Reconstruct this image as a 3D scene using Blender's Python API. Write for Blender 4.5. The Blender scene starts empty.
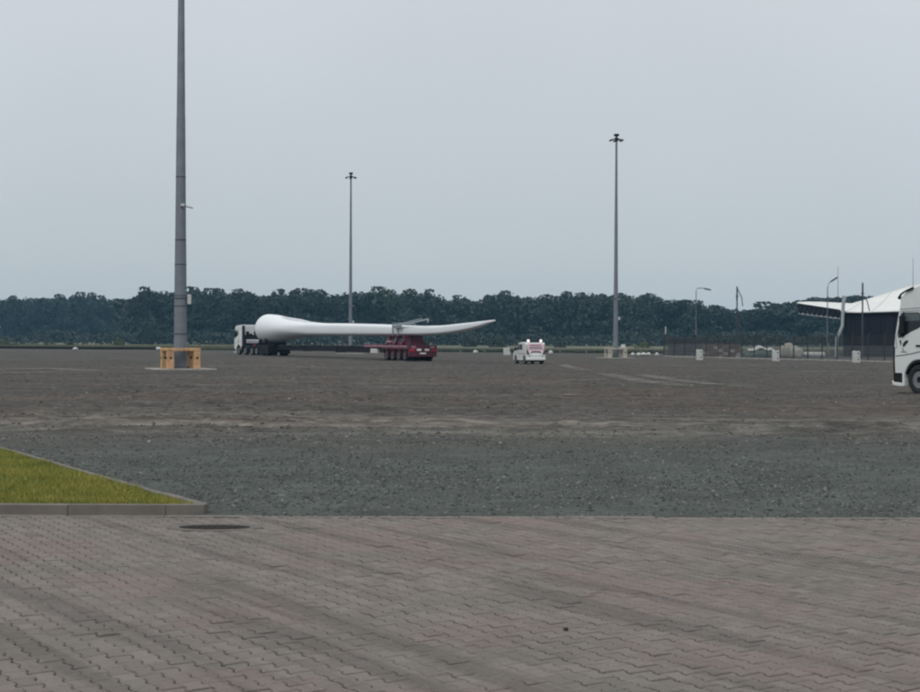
import bpy, bmesh, math, random
import numpy as np
from mathutils import Vector, Matrix

random.seed(7)
rng = np.random.default_rng(11)
R = math.radians
scene = bpy.context.scene
COL = scene.collection

# ------------------------------------------------------------------ camera
F = 1400.0            # focal length in pixels of a 920 px wide picture
CAM_H = 1.8
ROLL = 0.2
PITCH = 0.245
cam_data = bpy.data.cameras.new('camera')
cam = bpy.data.objects.new('camera', cam_data)
COL.objects.link(cam)
cam_data.sensor_width = 36.0
cam_data.lens = 36.0 * F / 920.0
cam_data.clip_start = 0.1
cam_data.clip_end = 6000
CAM_M = Matrix.Rotation(R(90 - PITCH), 4, 'X') @ Matrix.Rotation(R(ROLL), 4, 'Z')
cam.matrix_world = Matrix.Translation((0, 0, CAM_H)) @ CAM_M
scene.camera = cam

# ------------------------------------------------------------------ world, sun, exposure
world = bpy.data.worlds.new("World")
scene.world = world
world.use_nodes = True
SUN_EL, SUN_ROT = R(52), R(215)          # high, behind the camera and to its left
def build_world():
    nt = world.node_tree
    nt.nodes.clear()
    out = nt.nodes.new('ShaderNodeOutputWorld')
    bg = nt.nodes.new('ShaderNodeBackground')
    sky = nt.nodes.new('ShaderNodeTexSky')
    sky.sky_type = 'NISHITA'
    sky.sun_disc = False
    sky.sun_elevation = SUN_EL
    sky.sun_rotation = SUN_ROT
    sky.dust_density = 4.0
    tc = nt.nodes.new('ShaderNodeTexCoord')
    sep = nt.nodes.new('ShaderNodeSeparateXYZ')
    ramp = nt.nodes.new('ShaderNodeValToRGB')
    nt.links.new(tc.outputs['Generated'], sep.inputs[0])
    nt.links.new(sep.outputs['Z'], ramp.inputs[0])
    els = ramp.color_ramp.elements
    els[0].position = 0.0;  els[0].color = (0.485, 0.540, 0.572, 1)
    els[1].position = 1.0;  els[1].color = (0.98, 1.0, 1.0, 1)
    for p, c in ((0.03, (0.492, 0.547, 0.580, 1)), (0.12, (0.548, 0.598, 0.641, 1)),
                 (0.25, (0.615, 0.655, 0.705, 1)), (0.5, (0.80, 0.84, 0.88, 1))):
        e = els.new(p); e.color = c
    # soft, wide unevenness of the cloud layer
    nz = nt.nodes.new('ShaderNodeTexNoise')
    nz.inputs['Scale'].default_value = 2.2
    nz.inputs['Detail'].default_value = 3.0
    nt.links.new(tc.outputs['Generated'], nz.inputs['Vector'])
    mr = nt.nodes.new('ShaderNodeMapRange')
    mr.inputs['From Min'].default_value = 0.3
    mr.inputs['From Max'].default_value = 0.7
    mr.inputs['To Min'].default_value = 9.55
    mr.inputs['To Max'].default_value = 10.45
    nt.links.new(nz.outputs['Fac'], mr.inputs['Value'])
    sc = nt.nodes.new('ShaderNodeVectorMath'); sc.operation = 'SCALE'
    nt.links.new(ramp.outputs['Color'], sc.inputs[0])
    nt.links.new(mr.outputs['Result'], sc.inputs['Scale'])
    mix = nt.nodes.new('ShaderNodeMix'); mix.data_type = 'RGBA'
    mix.inputs['Factor'].default_value = 0.96       # the overcast layer hides nearly all of the clear sky
    nt.links.new(sky.outputs['Color'], mix.inputs[6])
    nt.links.new(sc.outputs['Vector'], mix.inputs[7])
    nt.links.new(mix.outputs[2], bg.inputs['Color'])
    bg.inputs['Strength'].default_value = 0.1
    nt.links.new(bg.outputs[0], out.inputs['Surface'])
build_world()
sun_d = bpy.data.lights.new('sun', 'SUN')
sun_d.energy = 1.3
sun_d.angle = R(25)
sun_d.color = (1.0, 0.965, 0.92)
sun = bpy.data.objects.new('sun', sun_d)
COL.objects.link(sun)
# direction towards the sun: behind the camera (-Y), a little to the left (-X)
_sd = Vector((-0.45, -0.80, 0)).normalized() * math.cos(SUN_EL) + Vector((0, 0, math.sin(SUN_EL)))
sun.rotation_euler = _sd.to_track_quat('Z', 'Y').to_euler()
vs = scene.view_settings
vs.view_transform = 'Standard'
vs.look = 'None'
vs.exposure = 0.06
vs.gamma = 1.0
vs.use_curve_mapping = False
scene.cycles.pixel_filter_type = 'BLACKMAN_HARRIS'
scene.cycles.filter_width = 2.2
scene.cycles.max_bounces = 6
scene.cycles.transparent_max_bounces = 12

def ray(px, py):
    return CAM_M.to_3x3() @ Vector(((px - 460) / F, -(py - 346) / F, -1))
def G(px, py, z=0.0):                     # point on the ground
    d = ray(px, py); t = (z - CAM_H) / d.z
    return Vector((d.x * t, d.y * t, z))
def P(px, py, Y):                         # point at a given distance
    d = ray(px, py); t = Y / d.y
    return Vector((d.x * t, Y, CAM_H + d.z * t))
HEAD = 24.9                               # the yard's grid: degrees left of straight ahead

# ------------------------------------------------------------------ materials
def new_mat(name):
    m = bpy.data.materials.new(name); m.use_nodes = True
    nt = m.node_tree
    return m, nt, nt.nodes['Principled BSDF']
def node(nt, t, **kw):
    n = nt.nodes.new(t)
    for k, v in kw.items(): setattr(n, k, v)
    return n
def noise(nt, scale, detail=4.0, rough=0.6, vec=None, dist=0.0):
    n = node(nt, 'ShaderNodeTexNoise')
    n.inputs['Scale'].default_value = scale
    n.inputs['Detail'].default_value = detail
    n.inputs['Roughness'].default_value = rough
    n.inputs['Distortion'].default_value = dist
    if vec is not None: nt.links.new(vec, n.inputs['Vector'])
    return n.outputs['Fac']
def rampn(nt, fac, stops):
    r = node(nt, 'ShaderNodeValToRGB')
    e = r.color_ramp.elements
    e[0].position, e[0].color = stops[0][0], (*stops[0][1], 1)
    e[1].position, e[1].color = stops[-1][0], (*stops[-1][1], 1)
    for p, c in stops[1:-1]:
        x = e.new(p); x.color = (*c, 1)
    nt.links.new(fac, r.inputs[0])
    return r.outputs['Color']
def mixc(nt, fac, a, b, mode='MIX'):
    m = node(nt, 'ShaderNodeMix', data_type='RGBA', blend_type=mode)
    for s, v in ((0, fac), (6, a), (7, b)):
        if hasattr(v, 'node'): nt.links.new(v, m.inputs[s])
        elif isinstance(v, (int, float)): m.inputs[s].default_value = v
        else: m.inputs[s].default_value = (*v, 1)
    return m.outputs[2]
def maprange(nt, v, a, b, c=0.0, d=1.0):
    n = node(nt, 'ShaderNodeMapRange')
    nt.links.new(v, n.inputs[0])
    for i, x in enumerate((a, b, c, d)): n.inputs[i + 1].default_value = x
    return n.outputs[0]
def bumpn(nt, b, height, strength, dist):
    n = node(nt, 'ShaderNodeBump')
    n.inputs['Strength'].default_value = strength
    n.inputs['Distance'].default_value = dist
    nt.links.new(height, n.inputs['Height'])
    nt.links.new(n.outputs[0], b.inputs['Normal'])
_simple = {}
def M(name, col, rough=0.6, metal=0.0, var=0.15, scale=3.0, bump=0.0, dirt=0.0):
    """a plain surface with fine grain, slow mottling and a little dirt"""
    if name in _simple: return _simple[name]
    m, nt, b = new_mat(name)
    tc = node(nt, 'ShaderNodeTexCoord').outputs['Object']
    n1 = noise(nt, scale, 6, 0.65, tc)
    lo = tuple(c * (1 - var) for c in col); hi = tuple(min(1, c * (1 + var)) for c in col)
    c = rampn(nt, n1, [(0.3, lo), (0.7, hi)])
    if dirt:
        n2 = noise(nt, scale * 0.6, 8, 0.7, tc, 0.6)
        c = mixc(nt, maprange(nt, n2, 0.5, 0.75, 0, dirt), c, (0.07, 0.06, 0.05))
    nt.links.new(c, b.inputs['Base Color'])
    b.inputs['Roughness'].default_value = rough
    b.inputs['Metallic'].default_value = metal
    if rough >= .75: b.inputs['Specular IOR Level'].default_value = 0.2
    if bump: bumpn(nt, b, noise(nt, scale * 12, 4, 0.6, tc), bump, 0.01)
    _simple[name] = m
    return m

white_paint = M('white_paint', (0.60, 0.625, 0.615), 0.35, var=0.03, dirt=0.10, scale=1.2)
old_white = M('old_white_paint', (0.50, 0.50, 0.48), 0.5, var=0.08, dirt=0.25)
black_rubber = M('black_rubber', (0.022, 0.022, 0.024), 0.85, var=0.3)
black_plastic = M('black_plastic', (0.013, 0.013, 0.015), 0.78, var=0.2)
dark_steel = M('dark_blue_steel', (0.009, 0.009, 0.014), 0.8, var=0.25, dirt=0.3)
grey_steel = M('grey_steel', (0.32, 0.34, 0.35), 0.5, 0.4, var=0.15)
zinc = M('weathered_zinc', (0.152, 0.172, 0.200), 0.6, 0.15, var=0.16, scale=1.3, dirt=0.12)
zinc_dark = M('zinc_seam', (0.055, 0.062, 0.07), 0.6, 0.2, var=0.15)
glass_dark = M('dark_glass', (0.012, 0.016, 0.02), 0.25, var=0.1)
red_paint = M('dark_red_paint', (0.078, 0.006, 0.020), 0.45, var=0.25, dirt=0.35, scale=2)
pink_tape = M('faded_reflective_tape', (0.33, 0.16, 0.19), 0.5, var=0.25, scale=5)
rim_metal = M('rim_metal', (0.22, 0.225, 0.23), 0.4, 0.5, var=0.15)
red_rim = M('red_rim_paint', (0.12, 0.05, 0.062), 0.5, var=0.3)
orange_paint = M('orange_faded_paint', (0.52, 0.31, 0.155), 0.7, var=0.25, scale=2.5, dirt=0.6)
cream_paint = M('cream_faded_paint', (0.40, 0.37, 0.31), 0.7, var=0.2, scale=2.5, dirt=0.5)
dark_hole = M('dark_hole', (0.012, 0.011, 0.010), 0.9)
concrete = M('pale_concrete', (0.30, 0.29, 0.265), 0.85, var=0.2, scale=2.2, bump=0.4, dirt=0.3)
concrete_white = M('whitewashed_concrete', (0.45, 0.46, 0.44), 0.8, var=0.12, bump=0.3, dirt=0.3)
gel_coat = M('white_gel_coat', (0.68, 0.71, 0.73), 0.42, var=0.025, scale=0.15, dirt=0.03)
mesh_metal = M('galvanised_mesh', (0.115, 0.125, 0.13), 0.6, 0.2, var=0.2)
fence_metal = M('dark_fence_metal', (0.030, 0.033, 0.036), 0.6, 0.3, var=0.2)
navy_sheet = M('navy_sheet_metal', (0.011, 0.012, 0.021), 0.75, var=0.12, scale=0.8)
roof_membrane = M('white_roof_membrane', (0.62, 0.63, 0.61), 0.55, var=0.06, scale=0.4, dirt=0.1)
tail_red = M('red_lens', (0.45, 0.02, 0.03), 0.25)
amber = M('amber_lens', (0.6, 0.25, 0.03), 0.25)
plate_white = M('plate_white', (0.72, 0.72, 0.68), 0.5, var=0.05)
chrome = M('bright_tank_metal', (0.55, 0.56, 0.57), 0.3, 0.7, var=0.08)

# ------------------------------------------------------------------ objects and meshes
def link(name, me, mat=None, parent=None):
    o = bpy.data.objects.new(name, me)
    COL.objects.link(o)
    if mat is not None and not me.materials:
        for x in (mat if isinstance(mat, (list, tuple)) else [mat]): me.materials.append(x)
    if parent is not None: o.parent = parent
    return o
def tag(o, label=None, cat=None, group=None, kind=None):
    if label: o['label'] = label
    if cat: o['category'] = cat
    if group: o['group'] = group
    if kind: o['kind'] = kind
    return o
def thing(name, label, cat, loc=(0, 0, 0), rz=0.0, group=None):
    o = bpy.data.objects.new(name, None)
    COL.objects.link(o)
    o.empty_display_size = 0.2
    o.location = loc; o.rotation_euler = (0, 0, rz)
    return tag(o, label, cat, group)
class MB:
    def __init__(self): self.v = []; self.f = []; self.smooth = []
    def add(self, vs, fs, sm=False):
        n = len(self.v)
        self.v += [tuple(v) for v in vs]
        for f in fs: self.f.append(tuple(i + n for i in f)); self.smooth.append(sm)
        return self
    def box(self, x0, x1, y0, y1, z0, z1, rot=None, at=None):
        vs = [Vector((x, y, z)) for z in (z0, z1) for y in (y0, y1) for x in (x0, x1)]
        if rot is not None: vs = [rot @ v for v in vs]
        if at is not None: vs = [v + Vector(at) for v in vs]
        return self.add(vs, [(0, 2, 3, 1), (4, 5, 7, 6), (0, 1, 5, 4), (2, 6, 7, 3), (0, 4, 6, 2), (1, 3, 7, 5)])
    def bar(self, a, b, w, h=None):       # square bar from a to b
        h = h or w
        a, b = Vector(a), Vector(b)
        d = (b - a); L = d.length; d.normalize()
        up = Vector((0, 0, 1)) if abs(d.z) < 0.95 else Vector((1, 0, 0))
        s = d.cross(up).normalized(); u = s.cross(d)
        vs = [p + s * (i * w / 2) + u * (j * h / 2) for p in (a, b) for j in (-1, 1) for i in (-1, 1)]
        return self.add(vs, [(0, 1, 3, 2), (4, 6, 7, 5), (0, 4, 5, 1), (2, 3, 7, 6), (0, 2, 6, 4), (1, 5, 7, 3)])
    def tube(self, pts, r, n=8, cap=True):
        pts = [Vector(p) for p in pts]
        rs = r if isinstance(r, (list, tuple)) else [r] * len(pts)
        vs = []
        for k, p in enumerate(pts):
            d = (pts[min(k + 1, len(pts) - 1)] - pts[max(k - 1, 0)]).normalized()
            ref = Vector((0, 0, 1)) if abs(d.z) < 0.9 else Vector((1, 0, 0))
            s = d.cross(ref).normalized(); u = s.cross(d)
            for i in range(n):
                a = 2 * math.pi * i / n
                vs.append(p + (s * math.cos(a) + u * math.sin(a)) * rs[k])
        fs = []
        for k in range(len(pts) - 1):
            for i in range(n):
                j = (i + 1) % n
                fs.append((k * n + i, k * n + j, k * n + n + j, k * n + n + i))
        base = len(self.v)
        self.add(vs, fs, True)
        if cap:
            self.add(vs[:n], [tuple(reversed(range(n)))]); self.add(vs[-n:], [tuple(range(n))])
        return self
    def prism(self, poly, y0, y1):        # polygon in x,z extruded along y
        n = len(poly)
        vs = [(x, y0, z) for x, z in poly] + [(x, y1, z) for x, z in poly]
        fs = [tuple(range(n)), tuple(reversed(range(n, 2 * n)))]
        fs += [(i, n + i, n + (i + 1) % n, (i + 1) % n) for i in range(n)]
        return self.add(vs, fs)
    def loft(self, rings, cap=True, sm=True):
        n = len(rings[0]); base = len(self.v)
        vs = [p for r in rings for p in r]
        fs = [(k * n + i, k * n + (i + 1) % n, k * n + n + (i + 1) % n, k * n + n + i)
              for k in range(len(rings) - 1) for i in range(n)]
        self.add(vs, fs, sm)
        if cap:
            self.add(vs[:n], [tuple(reversed(range(n)))]); self.add(vs[-n:], [tuple(range(n))])
        return self
    def mesh(self, name):
        me = bpy.data.meshes.new(name)
        me.from_pydata(self.v, [], self.f)
        me.polygons.foreach_set('use_smooth', self.smooth)
        bm = bmesh.new(); bm.from_mesh(me)
        bmesh.ops.recalc_face_normals(bm, faces=bm.faces)
        bm.to_mesh(me); bm.free()
        me.update()
        return me
    def build(self, name, mat, parent=None, bevel=0.0):
        o = link(name, self.mesh(name), mat, parent)
        if bevel:
            b = o.modifiers.new('bevel', 'BEVEL'); b.width = bevel; b.segments = 2
            b.limit_method = 'ANGLE'; b.angle_limit = R(35)
        return o
def mesh_np(name, V, T, smooth=False):    # triangles from numpy
    me = bpy.data.meshes.new(name)
    n, m = len(V), len(T); k = T.shape[1]
    me.vertices.add(n); me.vertices.foreach_set('co', np.ascontiguousarray(V, dtype=np.float32).ravel())
    me.loops.add(m * k); me.loops.foreach_set('vertex_index', np.ascontiguousarray(T, dtype=np.int32).ravel())
    me.polygons.add(m)
    me.polygons.foreach_set('loop_start', np.arange(0, m * k, k, dtype=np.int32))
    me.polygons.foreach_set('loop_total', np.full(m, k, dtype=np.int32))
    me.polygons.foreach_set('use_smooth', np.full(m, smooth, dtype=bool))
    me.update(calc_edges=True)
    return me
def vnoise(x, y, seed=0):
    xi, yi = np.floor(x), np.floor(y); xf, yf = x - xi, y - yi
    def h(i, j):
        s = np.sin(i * 127.1 + j * 311.7 + seed * 74.7) * 43758.5453
        return s - np.floor(s)
    u, v = xf * xf * (3 - 2 * xf), yf * yf * (3 - 2 * yf)
    return ((h(xi, yi) * (1 - u) + h(xi + 1, yi) * u) * (1 - v)
            + (h(xi, yi + 1) * (1 - u) + h(xi + 1, yi + 1) * u) * v)
def fbm(x, y, seed=0, o=4):
    s, a = 0, 0.5
    for k in range(o):
        s = s + a * vnoise(x * 2 ** k, y * 2 ** k, seed + k); a *= 0.5
    return s
def copy_tree(o, parent=None):
    c = o.copy(); COL.objects.link(c)
    if parent is not None: c.parent = parent
    for ch in list(o.children): copy_tree(ch, c)
    return c
# ------------------------------------------------------------------ ground, yard, paving
YARD_Y0 = 14.33                          # where the paving ends and the gravel begins
E0, E1 = Vector((-130.0, 270.2)), Vector((130.0, 141.2))   # far edge of the yard
def edge_y(x): return E0.y + (x - E0.x) * (E1.y - E0.y) / (E1.x - E0.x)

def mat_field():
    m, nt, b = new_mat('dry_meadow')
    g = node(nt, 'ShaderNodeNewGeometry').outputs['Position']
    c = rampn(nt, noise(nt, 0.05, 6, 0.7, g), [(0.3, (0.055, 0.065, 0.028)), (0.5, (0.095, 0.095, 0.045)), (0.7, (0.14, 0.13, 0.075))])
    nt.links.new(c, b.inputs['Base Color']); b.inputs['Roughness'].default_value = 0.95
    bumpn(nt, b, noise(nt, 2.0, 5, 0.7, g), 0.6, 0.2)
    return m
o = link('field', mesh_np('field', np.array([(-1500, -20, -.07), (1500, -20, -.07), (1500, 1580, -.07), (-1500, 1580, -.07)]), np.array([(0, 1, 2, 3)])), mat_field())
tag(o, kind='structure')

def mat_yard():
    m, nt, b = new_mat('compacted_gravel')
    g = node(nt, 'ShaderNodeNewGeometry').outputs['Position']
    sep = node(nt, 'ShaderNodeSeparateXYZ'); nt.links.new(g, sep.inputs[0])
    mp = node(nt, 'ShaderNodeMapping'); mp.inputs['Scale'].default_value = (0.40, 1.0, 1.0)
    nt.links.new(g, mp.inputs['Vector']); st = mp.outputs[0]
    fine = noise(nt, 9.0, 8, 0.75, g)
    mid = noise(nt, 0.55, 7, 0.7, st, 0.5)
    big = noise(nt, 0.09, 5, 0.65, st, 0.8)
    dirt = rampn(nt, mid, [(0.30, (0.036, 0.033, 0.029)), (0.5, (0.072, 0.066, 0.059)), (0.70, (0.130, 0.120, 0.107))])
    dirt = mixc(nt, maprange(nt, big, 0.40, 0.58, 0, 0.75), dirt, (0.054, 0.053, 0.050))
    brown = noise(nt, 0.16, 4, 0.6, st)
    dirt = mixc(nt, maprange(nt, brown, 0.47, 0.60, 0, 0.75), dirt, (0.076, 0.061, 0.052))
    dirt = mixc(nt, 0.5, dirt, rampn(nt, fine, [(0.3, (0.35, 0.35, 0.35)), (0.7, (1.65, 1.65, 1.65))]), 'MULTIPLY')
    st2 = node(nt, 'ShaderNodeMapping'); st2.inputs['Scale'].default_value = (0.22, 1.3, 1.0); nt.links.new(g, st2.inputs['Vector'])
    w2 = node(nt, 'ShaderNodeMath', operation='MULTIPLY_ADD')
    nt.links.new(noise(nt, 0.10, 4, 0.6, g), w2.inputs[0]); w2.inputs[1].default_value = 9.0
    nt.links.new(sep.outputs['Y'], w2.inputs[2])
    zone = node(nt, 'ShaderNodeMath', operation='MULTIPLY')
    nt.links.new(maprange(nt, w2.outputs[0], 29.0, 31.5), zone.inputs[0]); nt.links.new(maprange(nt, w2.outputs[0], 40.0, 34.0), zone.inputs[1])
    z2 = node(nt, 'ShaderNodeMath', operation='MULTIPLY'); nt.links.new(zone.outputs[0], z2.inputs[0])
    nt.links.new(maprange(nt, noise(nt, 1.0, 7, 0.75, st2.outputs[0]), 0.44, 0.60, 0, 0.95), z2.inputs[1])
    dirt = mixc(nt, z2.outputs[0], dirt, (0.175, 0.162, 0.145))
    dark = maprange(nt, noise(nt, 0.9, 6, 0.75, st2.outputs[0], 0.4), 0.55, 0.68, 0, 0.7)
    dirt = mixc(nt, dark, dirt, (0.026, 0.024, 0.022))
    dirt = mixc(nt, 0.8, dirt, rampn(nt, noise(nt, 2.3, 5, 0.7, g), [(0.33, (0.5, 0.5, 0.5)), (0.5, (1.0, 1.0, 1.0)), (0.67, (1.55, 1.54, 1.52))]), 'MULTIPLY')
    # the strip of fresh coarse ballast next to the paving
    bal = rampn(nt, fine, [(0.25, (0.050, 0.058, 0.054)), (0.55, (0.078, 0.087, 0.081)), (0.8, (0.120, 0.130, 0.121))])
    wob = node(nt, 'ShaderNodeMath', operation='MULTIPLY_ADD')
    nt.links.new(noise(nt, 0.30, 7, 0.75, g), wob.inputs[0]); wob.inputs[1].default_value = 9.0
    nt.links.new(sep.outputs['Y'], wob.inputs[2])
    bal = mixc(nt, 0.75, bal, rampn(nt, noise(nt, 0.8, 6, 0.7, g), [(0.35, (0.62, 0.62, 0.62)), (0.65, (1.28, 1.27, 1.25))]), 'MULTIPLY')
    c = mixc(nt, maprange(nt, wob.outputs[0], 24.5, 33.0, 0, 1), bal, dirt)
    nt.links.new(c, b.inputs['Base Color'])
    b.inputs['Roughness'].default_value = 0.95; b.inputs['Specular IOR Level'].default_value = 0.12
    bumpn(nt, b, fine, 0.7, 0.03)
    return m
def yard_height(x, y):
    near = np.clip((46 - y) / 20, 0, 1)
    z = 0.05 * (fbm(x * 0.5, y * 0.5, 3) - 0.47) + 0.035 * (fbm(x * 2.0, y * 2.0, 8) - 0.47)
    # ruts left by wheels, running across
    yy = y + 1.6 * fbm(x * 0.11, y * 0.05, 21)
    ridge = np.exp(-((yy - 28.0) / 0.45) ** 2) * 0.10 + np.exp(-((yy - 30.4) / 0.5) ** 2) * 0.09 - np.exp(-((yy - 29.2) / 0.5) ** 2) * 0.06
    ridge = ridge * (0.25 + 1.1 * vnoise(x * 0.35, y * 0.2, 5)) + np.exp(-((yy - 39) / 1.0) ** 2) * 0.10 * vnoise(x * 0.25, 0 * y, 9)
    clod = np.clip(vnoise(x * 2.2, y * 1.6, 13) * vnoise(x * 1.1, y * 0.8, 17) - 0.30, 0, 1) * 0.16 + np.clip(vnoise(x * 4.1, y * 3.2, 23) - 0.62, 0, 1) * 0.10
    z = z * (0.45 + 0.55 * near) + ridge + clod * np.clip((y - 22) / 6, 0, 1) * (0.35 + 1.1 * vnoise(x * 0.12, y * 0.09, 29))
    z *= np.clip((y - YARD_Y0) / 1.2, 0, 1)
    return z + 0.012 * np.clip((y - YARD_Y0) / 0.5, 0, 1)
def build_yard():
    dense = np.arange(-13, 13.01, 0.13)
    side = 13 + np.cumsum(0.13 * 1.22 ** np.arange(1, 28))
    side = side[side < 128]
    xs = np.concatenate([-np.append(side, 130)[::-1], dense, np.append(side, 130)])
    ys = [YARD_Y0]
    while ys[-1] < 46: ys.append(ys[-1] + (0.13 if ys[-1] < 36 else 0.17))
    st = 0.13
    rel = [0.0]
    X, Yn = np.meshgrid(xs, np.array(ys))
    Z = yard_height(X, Yn)
    # beyond y=34 rows stretch towards the slanted far edge
    t = np.cumsum(1.012 ** np.arange(0, 260)); t = t / t[-1]
    ylast = ys[-1]
    far = edge_y(xs)
    X2 = np.repeat(xs[None, :], len(t), 0)
    Y2 = ylast + t[:, None] * (far[None, :] - ylast)
    Z2 = yard_height(X2, Y2)
    X, Y, Z = np.vstack([X, X2]), np.vstack([Yn, Y2]), np.vstack([Z, Z2])
    nr, nc = X.shape
    V = np.stack([X.ravel(), Y.ravel(), Z.ravel()], 1)
    i = np.arange(nr - 1)[:, None] * nc + np.arange(nc - 1)[None, :]
    i = i.ravel()
    T = np.stack([i, i + 1, i + nc + 1, i + nc], 1)
    o = link('gravel_yard', mesh_np('gravel_yard', V, T, True), mat_yard())
    return tag(o, kind='structure')
yard = build_yard()

# loose stones of the ballast strip
def mat_stone(name, stops):
    m, nt, b = new_mat(name)
    g = node(nt, 'ShaderNodeNewGeometry')
    c = rampn(nt, g.outputs['Random Per Island'], stops)
    nt.links.new(c, b.inputs['Base Color']); b.inputs['Roughness'].default_value = 0.95; b.inputs['Specular IOR Level'].default_value = 0.12
    return m
LAWN = [Vector((-2.62, 14.42)), Vector((-7.26, 22.1)), Vector((-12.6, 30.95))]   # outer edge of the island
def lawn_edge_x(y): return -2.62 + (y - 14.42) * (-4.64 / 7.68)
def stones(name, n, xr, yr, smin, smax, seed, fade=None, flat=0.75):
    r = np.random.default_rng(seed)
    y = r.uniform(*yr, n); x = r.uniform(-1, 1, n) * (xr[0] + (y - yr[0]) * xr[1])
    keep = (x > lawn_edge_x(y) + 0.18)
    if fade is not None: keep &= r.random(n) < np.clip((fade[1] - y - 3 * (fbm(x * .25, y * .25, 31) - .45)) / (fade[1] - fade[0]), 0.0, 1)
    keep &= r.random(n) < np.clip(2.6 * (fbm(x * 0.55, y * 0.8, 41) - 0.22), 0.30, 1)
    x, y = x[keep], y[keep]; n = len(x)
    s = smin * (smax / smin) ** (r.random(n) ** 2.2)
    base = np.array([(1, 0, 0), (-1, 0, 0), (0, 1, 0), (0, -1, 0), (0, 0, 1), (0, 0, -1)], float)
    tri = np.array([(0, 2, 4), (2, 1, 4), (1, 3, 4), (3, 0, 4), (2, 0, 5), (1, 2, 5), (3, 1, 5), (0, 3, 5)])
    v = base[None] * r.uniform(0.55, 1.25, (n, 6, 1)) + r.uniform(-.25, .25, (n, 6, 3))
    a = r.uniform(0, 6.28, n); ca, sa = np.cos(a), np.sin(a)
    vx = v[..., 0] * ca[:, None] - v[..., 1] * sa[:, None]; vy = v[..., 0] * sa[:, None] + v[..., 1] * ca[:, None]
    v = np.stack([vx, vy, v[..., 2] * flat], -1) * s[:, None, None]
    v += np.stack([x, y, yard_height(x, y) + s * 0.08], -1)[:, None]
    V = v.reshape(-1, 3)
    T = (tri[None] + 6 * np.arange(n)[:, None, None]).reshape(-1, 3)
    return tag(link(name, mesh_np(name, V, T), stone_mat), kind='stuff')
stone_mat = mat_stone('ballast_stone', [(0.0, (0.036, 0.043, 0.041)), (0.35, (0.070, 0.079, 0.074)), (0.7, (0.104, 0.114, 0.107)), (0.95, (0.135, 0.146, 0.138)), (1.0, (0.20, 0.205, 0.195))])
stones('ballast_stones', 175000, (8.2, 0.42), (YARD_Y0 + 0.03, 29), 0.006, 0.031, 5, (18.0, 29.5))
stones('spilled_gravel', 5000, (9.0, 0.42), (YARD_Y0 - 0.10, YARD_Y0 + 0.02), 0.005, 0.020, 15)
stones('stray_gravel', 700, (8.5, 0.42), (YARD_Y0 - 0.75, YARD_Y0 - 0.10), 0.004, 0.014, 16)
stone_mat = mat_stone('dry_clod', [(0.0, (0.046, 0.042, 0.038)), (0.4, (0.076, 0.070, 0.062)), (0.75, (0.115, 0.106, 0.095)), (0.94, (0.17, 0.16, 0.145)), (1.0, (0.25, 0.24, 0.22))])
stones('dry_clods', 70000, (11, 0.42), (24, 110), 0.008, 0.060, 6, None, 0.5)

# pale strips left by tyres in the yard
def mat_track():
    m, nt, b = new_mat('pale_tyre_dust')
    g = node(nt, 'ShaderNodeNewGeometry').outputs['Position']
    uv = node(nt, 'ShaderNodeTexCoord').outputs['UV']
    sep = node(nt, 'ShaderNodeSeparateXYZ'); nt.links.new(uv, sep.inputs[0])
    w = node(nt, 'ShaderNodeMath', operation='PINGPONG'); w.inputs[1].default_value = 0.5
    nt.links.new(sep.outputs['Y'], w.inputs[0])
    e = node(nt, 'ShaderNodeMath', operation='PINGPONG'); e.inputs[1].default_value = 0.5
    nt.links.new(sep.outputs['X'], e.inputs[0])
    a = node(nt, 'ShaderNodeMath', operation='MULTIPLY')
    nt.links.new(maprange(nt, w.outputs[0], 0.0, 0.35), a.inputs[0]); nt.links.new(maprange(nt, e.outputs[0], 0.0, 0.2), a.inputs[1])
    a2 = node(nt, 'ShaderNodeMath', operation='MULTIPLY')
    nt.links.new(a.outputs[0], a2.inputs[0]); nt.links.new(maprange(nt, noise(nt, 0.5, 6, 0.75, g), 0.36, 0.62, 0, 0.85), a2.inputs[1])
    nt.links.new(rampn(nt, noise(nt, 6, 5, .7, g), [(0.3, (0.115, 0.106, 0.095)), (0.7, (0.20, 0.187, 0.168))]), b.inputs['Base Color'])
    b.inputs['Roughness'].default_value = 0.95
    nt.links.new(a2.outputs[0], b.inputs['Alpha'])
    return m
track_mat = mat_track()
def track(pix, width):
    pts = [G(*p) for p in pix]
    fine = []
    for a, b in zip(pts[:-1], pts[1:]):
        for k in range(10): fine.append(a.lerp(b, k / 10))
    fine.append(pts[-1])
    V, uvs = [], []
    n = len(fine)
    for k, p in enumerate(fine):
        d = (fine[min(k + 1, n - 1)] - fine[max(k - 1, 0)]).normalized()
        s = Vector((-d.y, d.x, 0)) * width / 2
        for q in range(-2, 3):
            c = p + s * (q / 2)
            c.z = float(yard_height(np.array(c.x), np.array(c.y))) + 0.035
            V.append(c); uvs.append((k / (n - 1), (q + 2) / 4))
    T = np.array([(k * 5 + q, k * 5 + q + 1, k * 5 + q + 6, k * 5 + q + 5) for k in range(n - 1) for q in range(4)])
    me = mesh_np('wheel_track', np.array(V), T)
    l = me.uv_layers.new(name='uv')
    idx = np.zeros(len(me.loops), dtype=np.int32); me.loops.foreach_get('vertex_index', idx)
    l.data.foreach_set('uv', np.array(uvs)[idx].ravel().astype(np.float32))
    tag(link('wheel_track', me, track_mat), kind='structure')
track([(560, 365), (572, 368.5), (590, 372)], 1.5)
track([(600, 373), (618, 377.5), (645, 383), (690, 388)], 1.6)
track([(640, 375), (660, 379), (690, 383), (760, 390)], 1.3)
track([(560, 381.5), (605, 380.5)], 1.1)
track([(535, 395.5), (580, 397)], 0.9)
track([(-30, 371.5), (50, 369.5), (110, 372.5)], 3.0)
track([(-30, 374.5), (60, 373.0), (120, 373.5)], 2.0)

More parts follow.
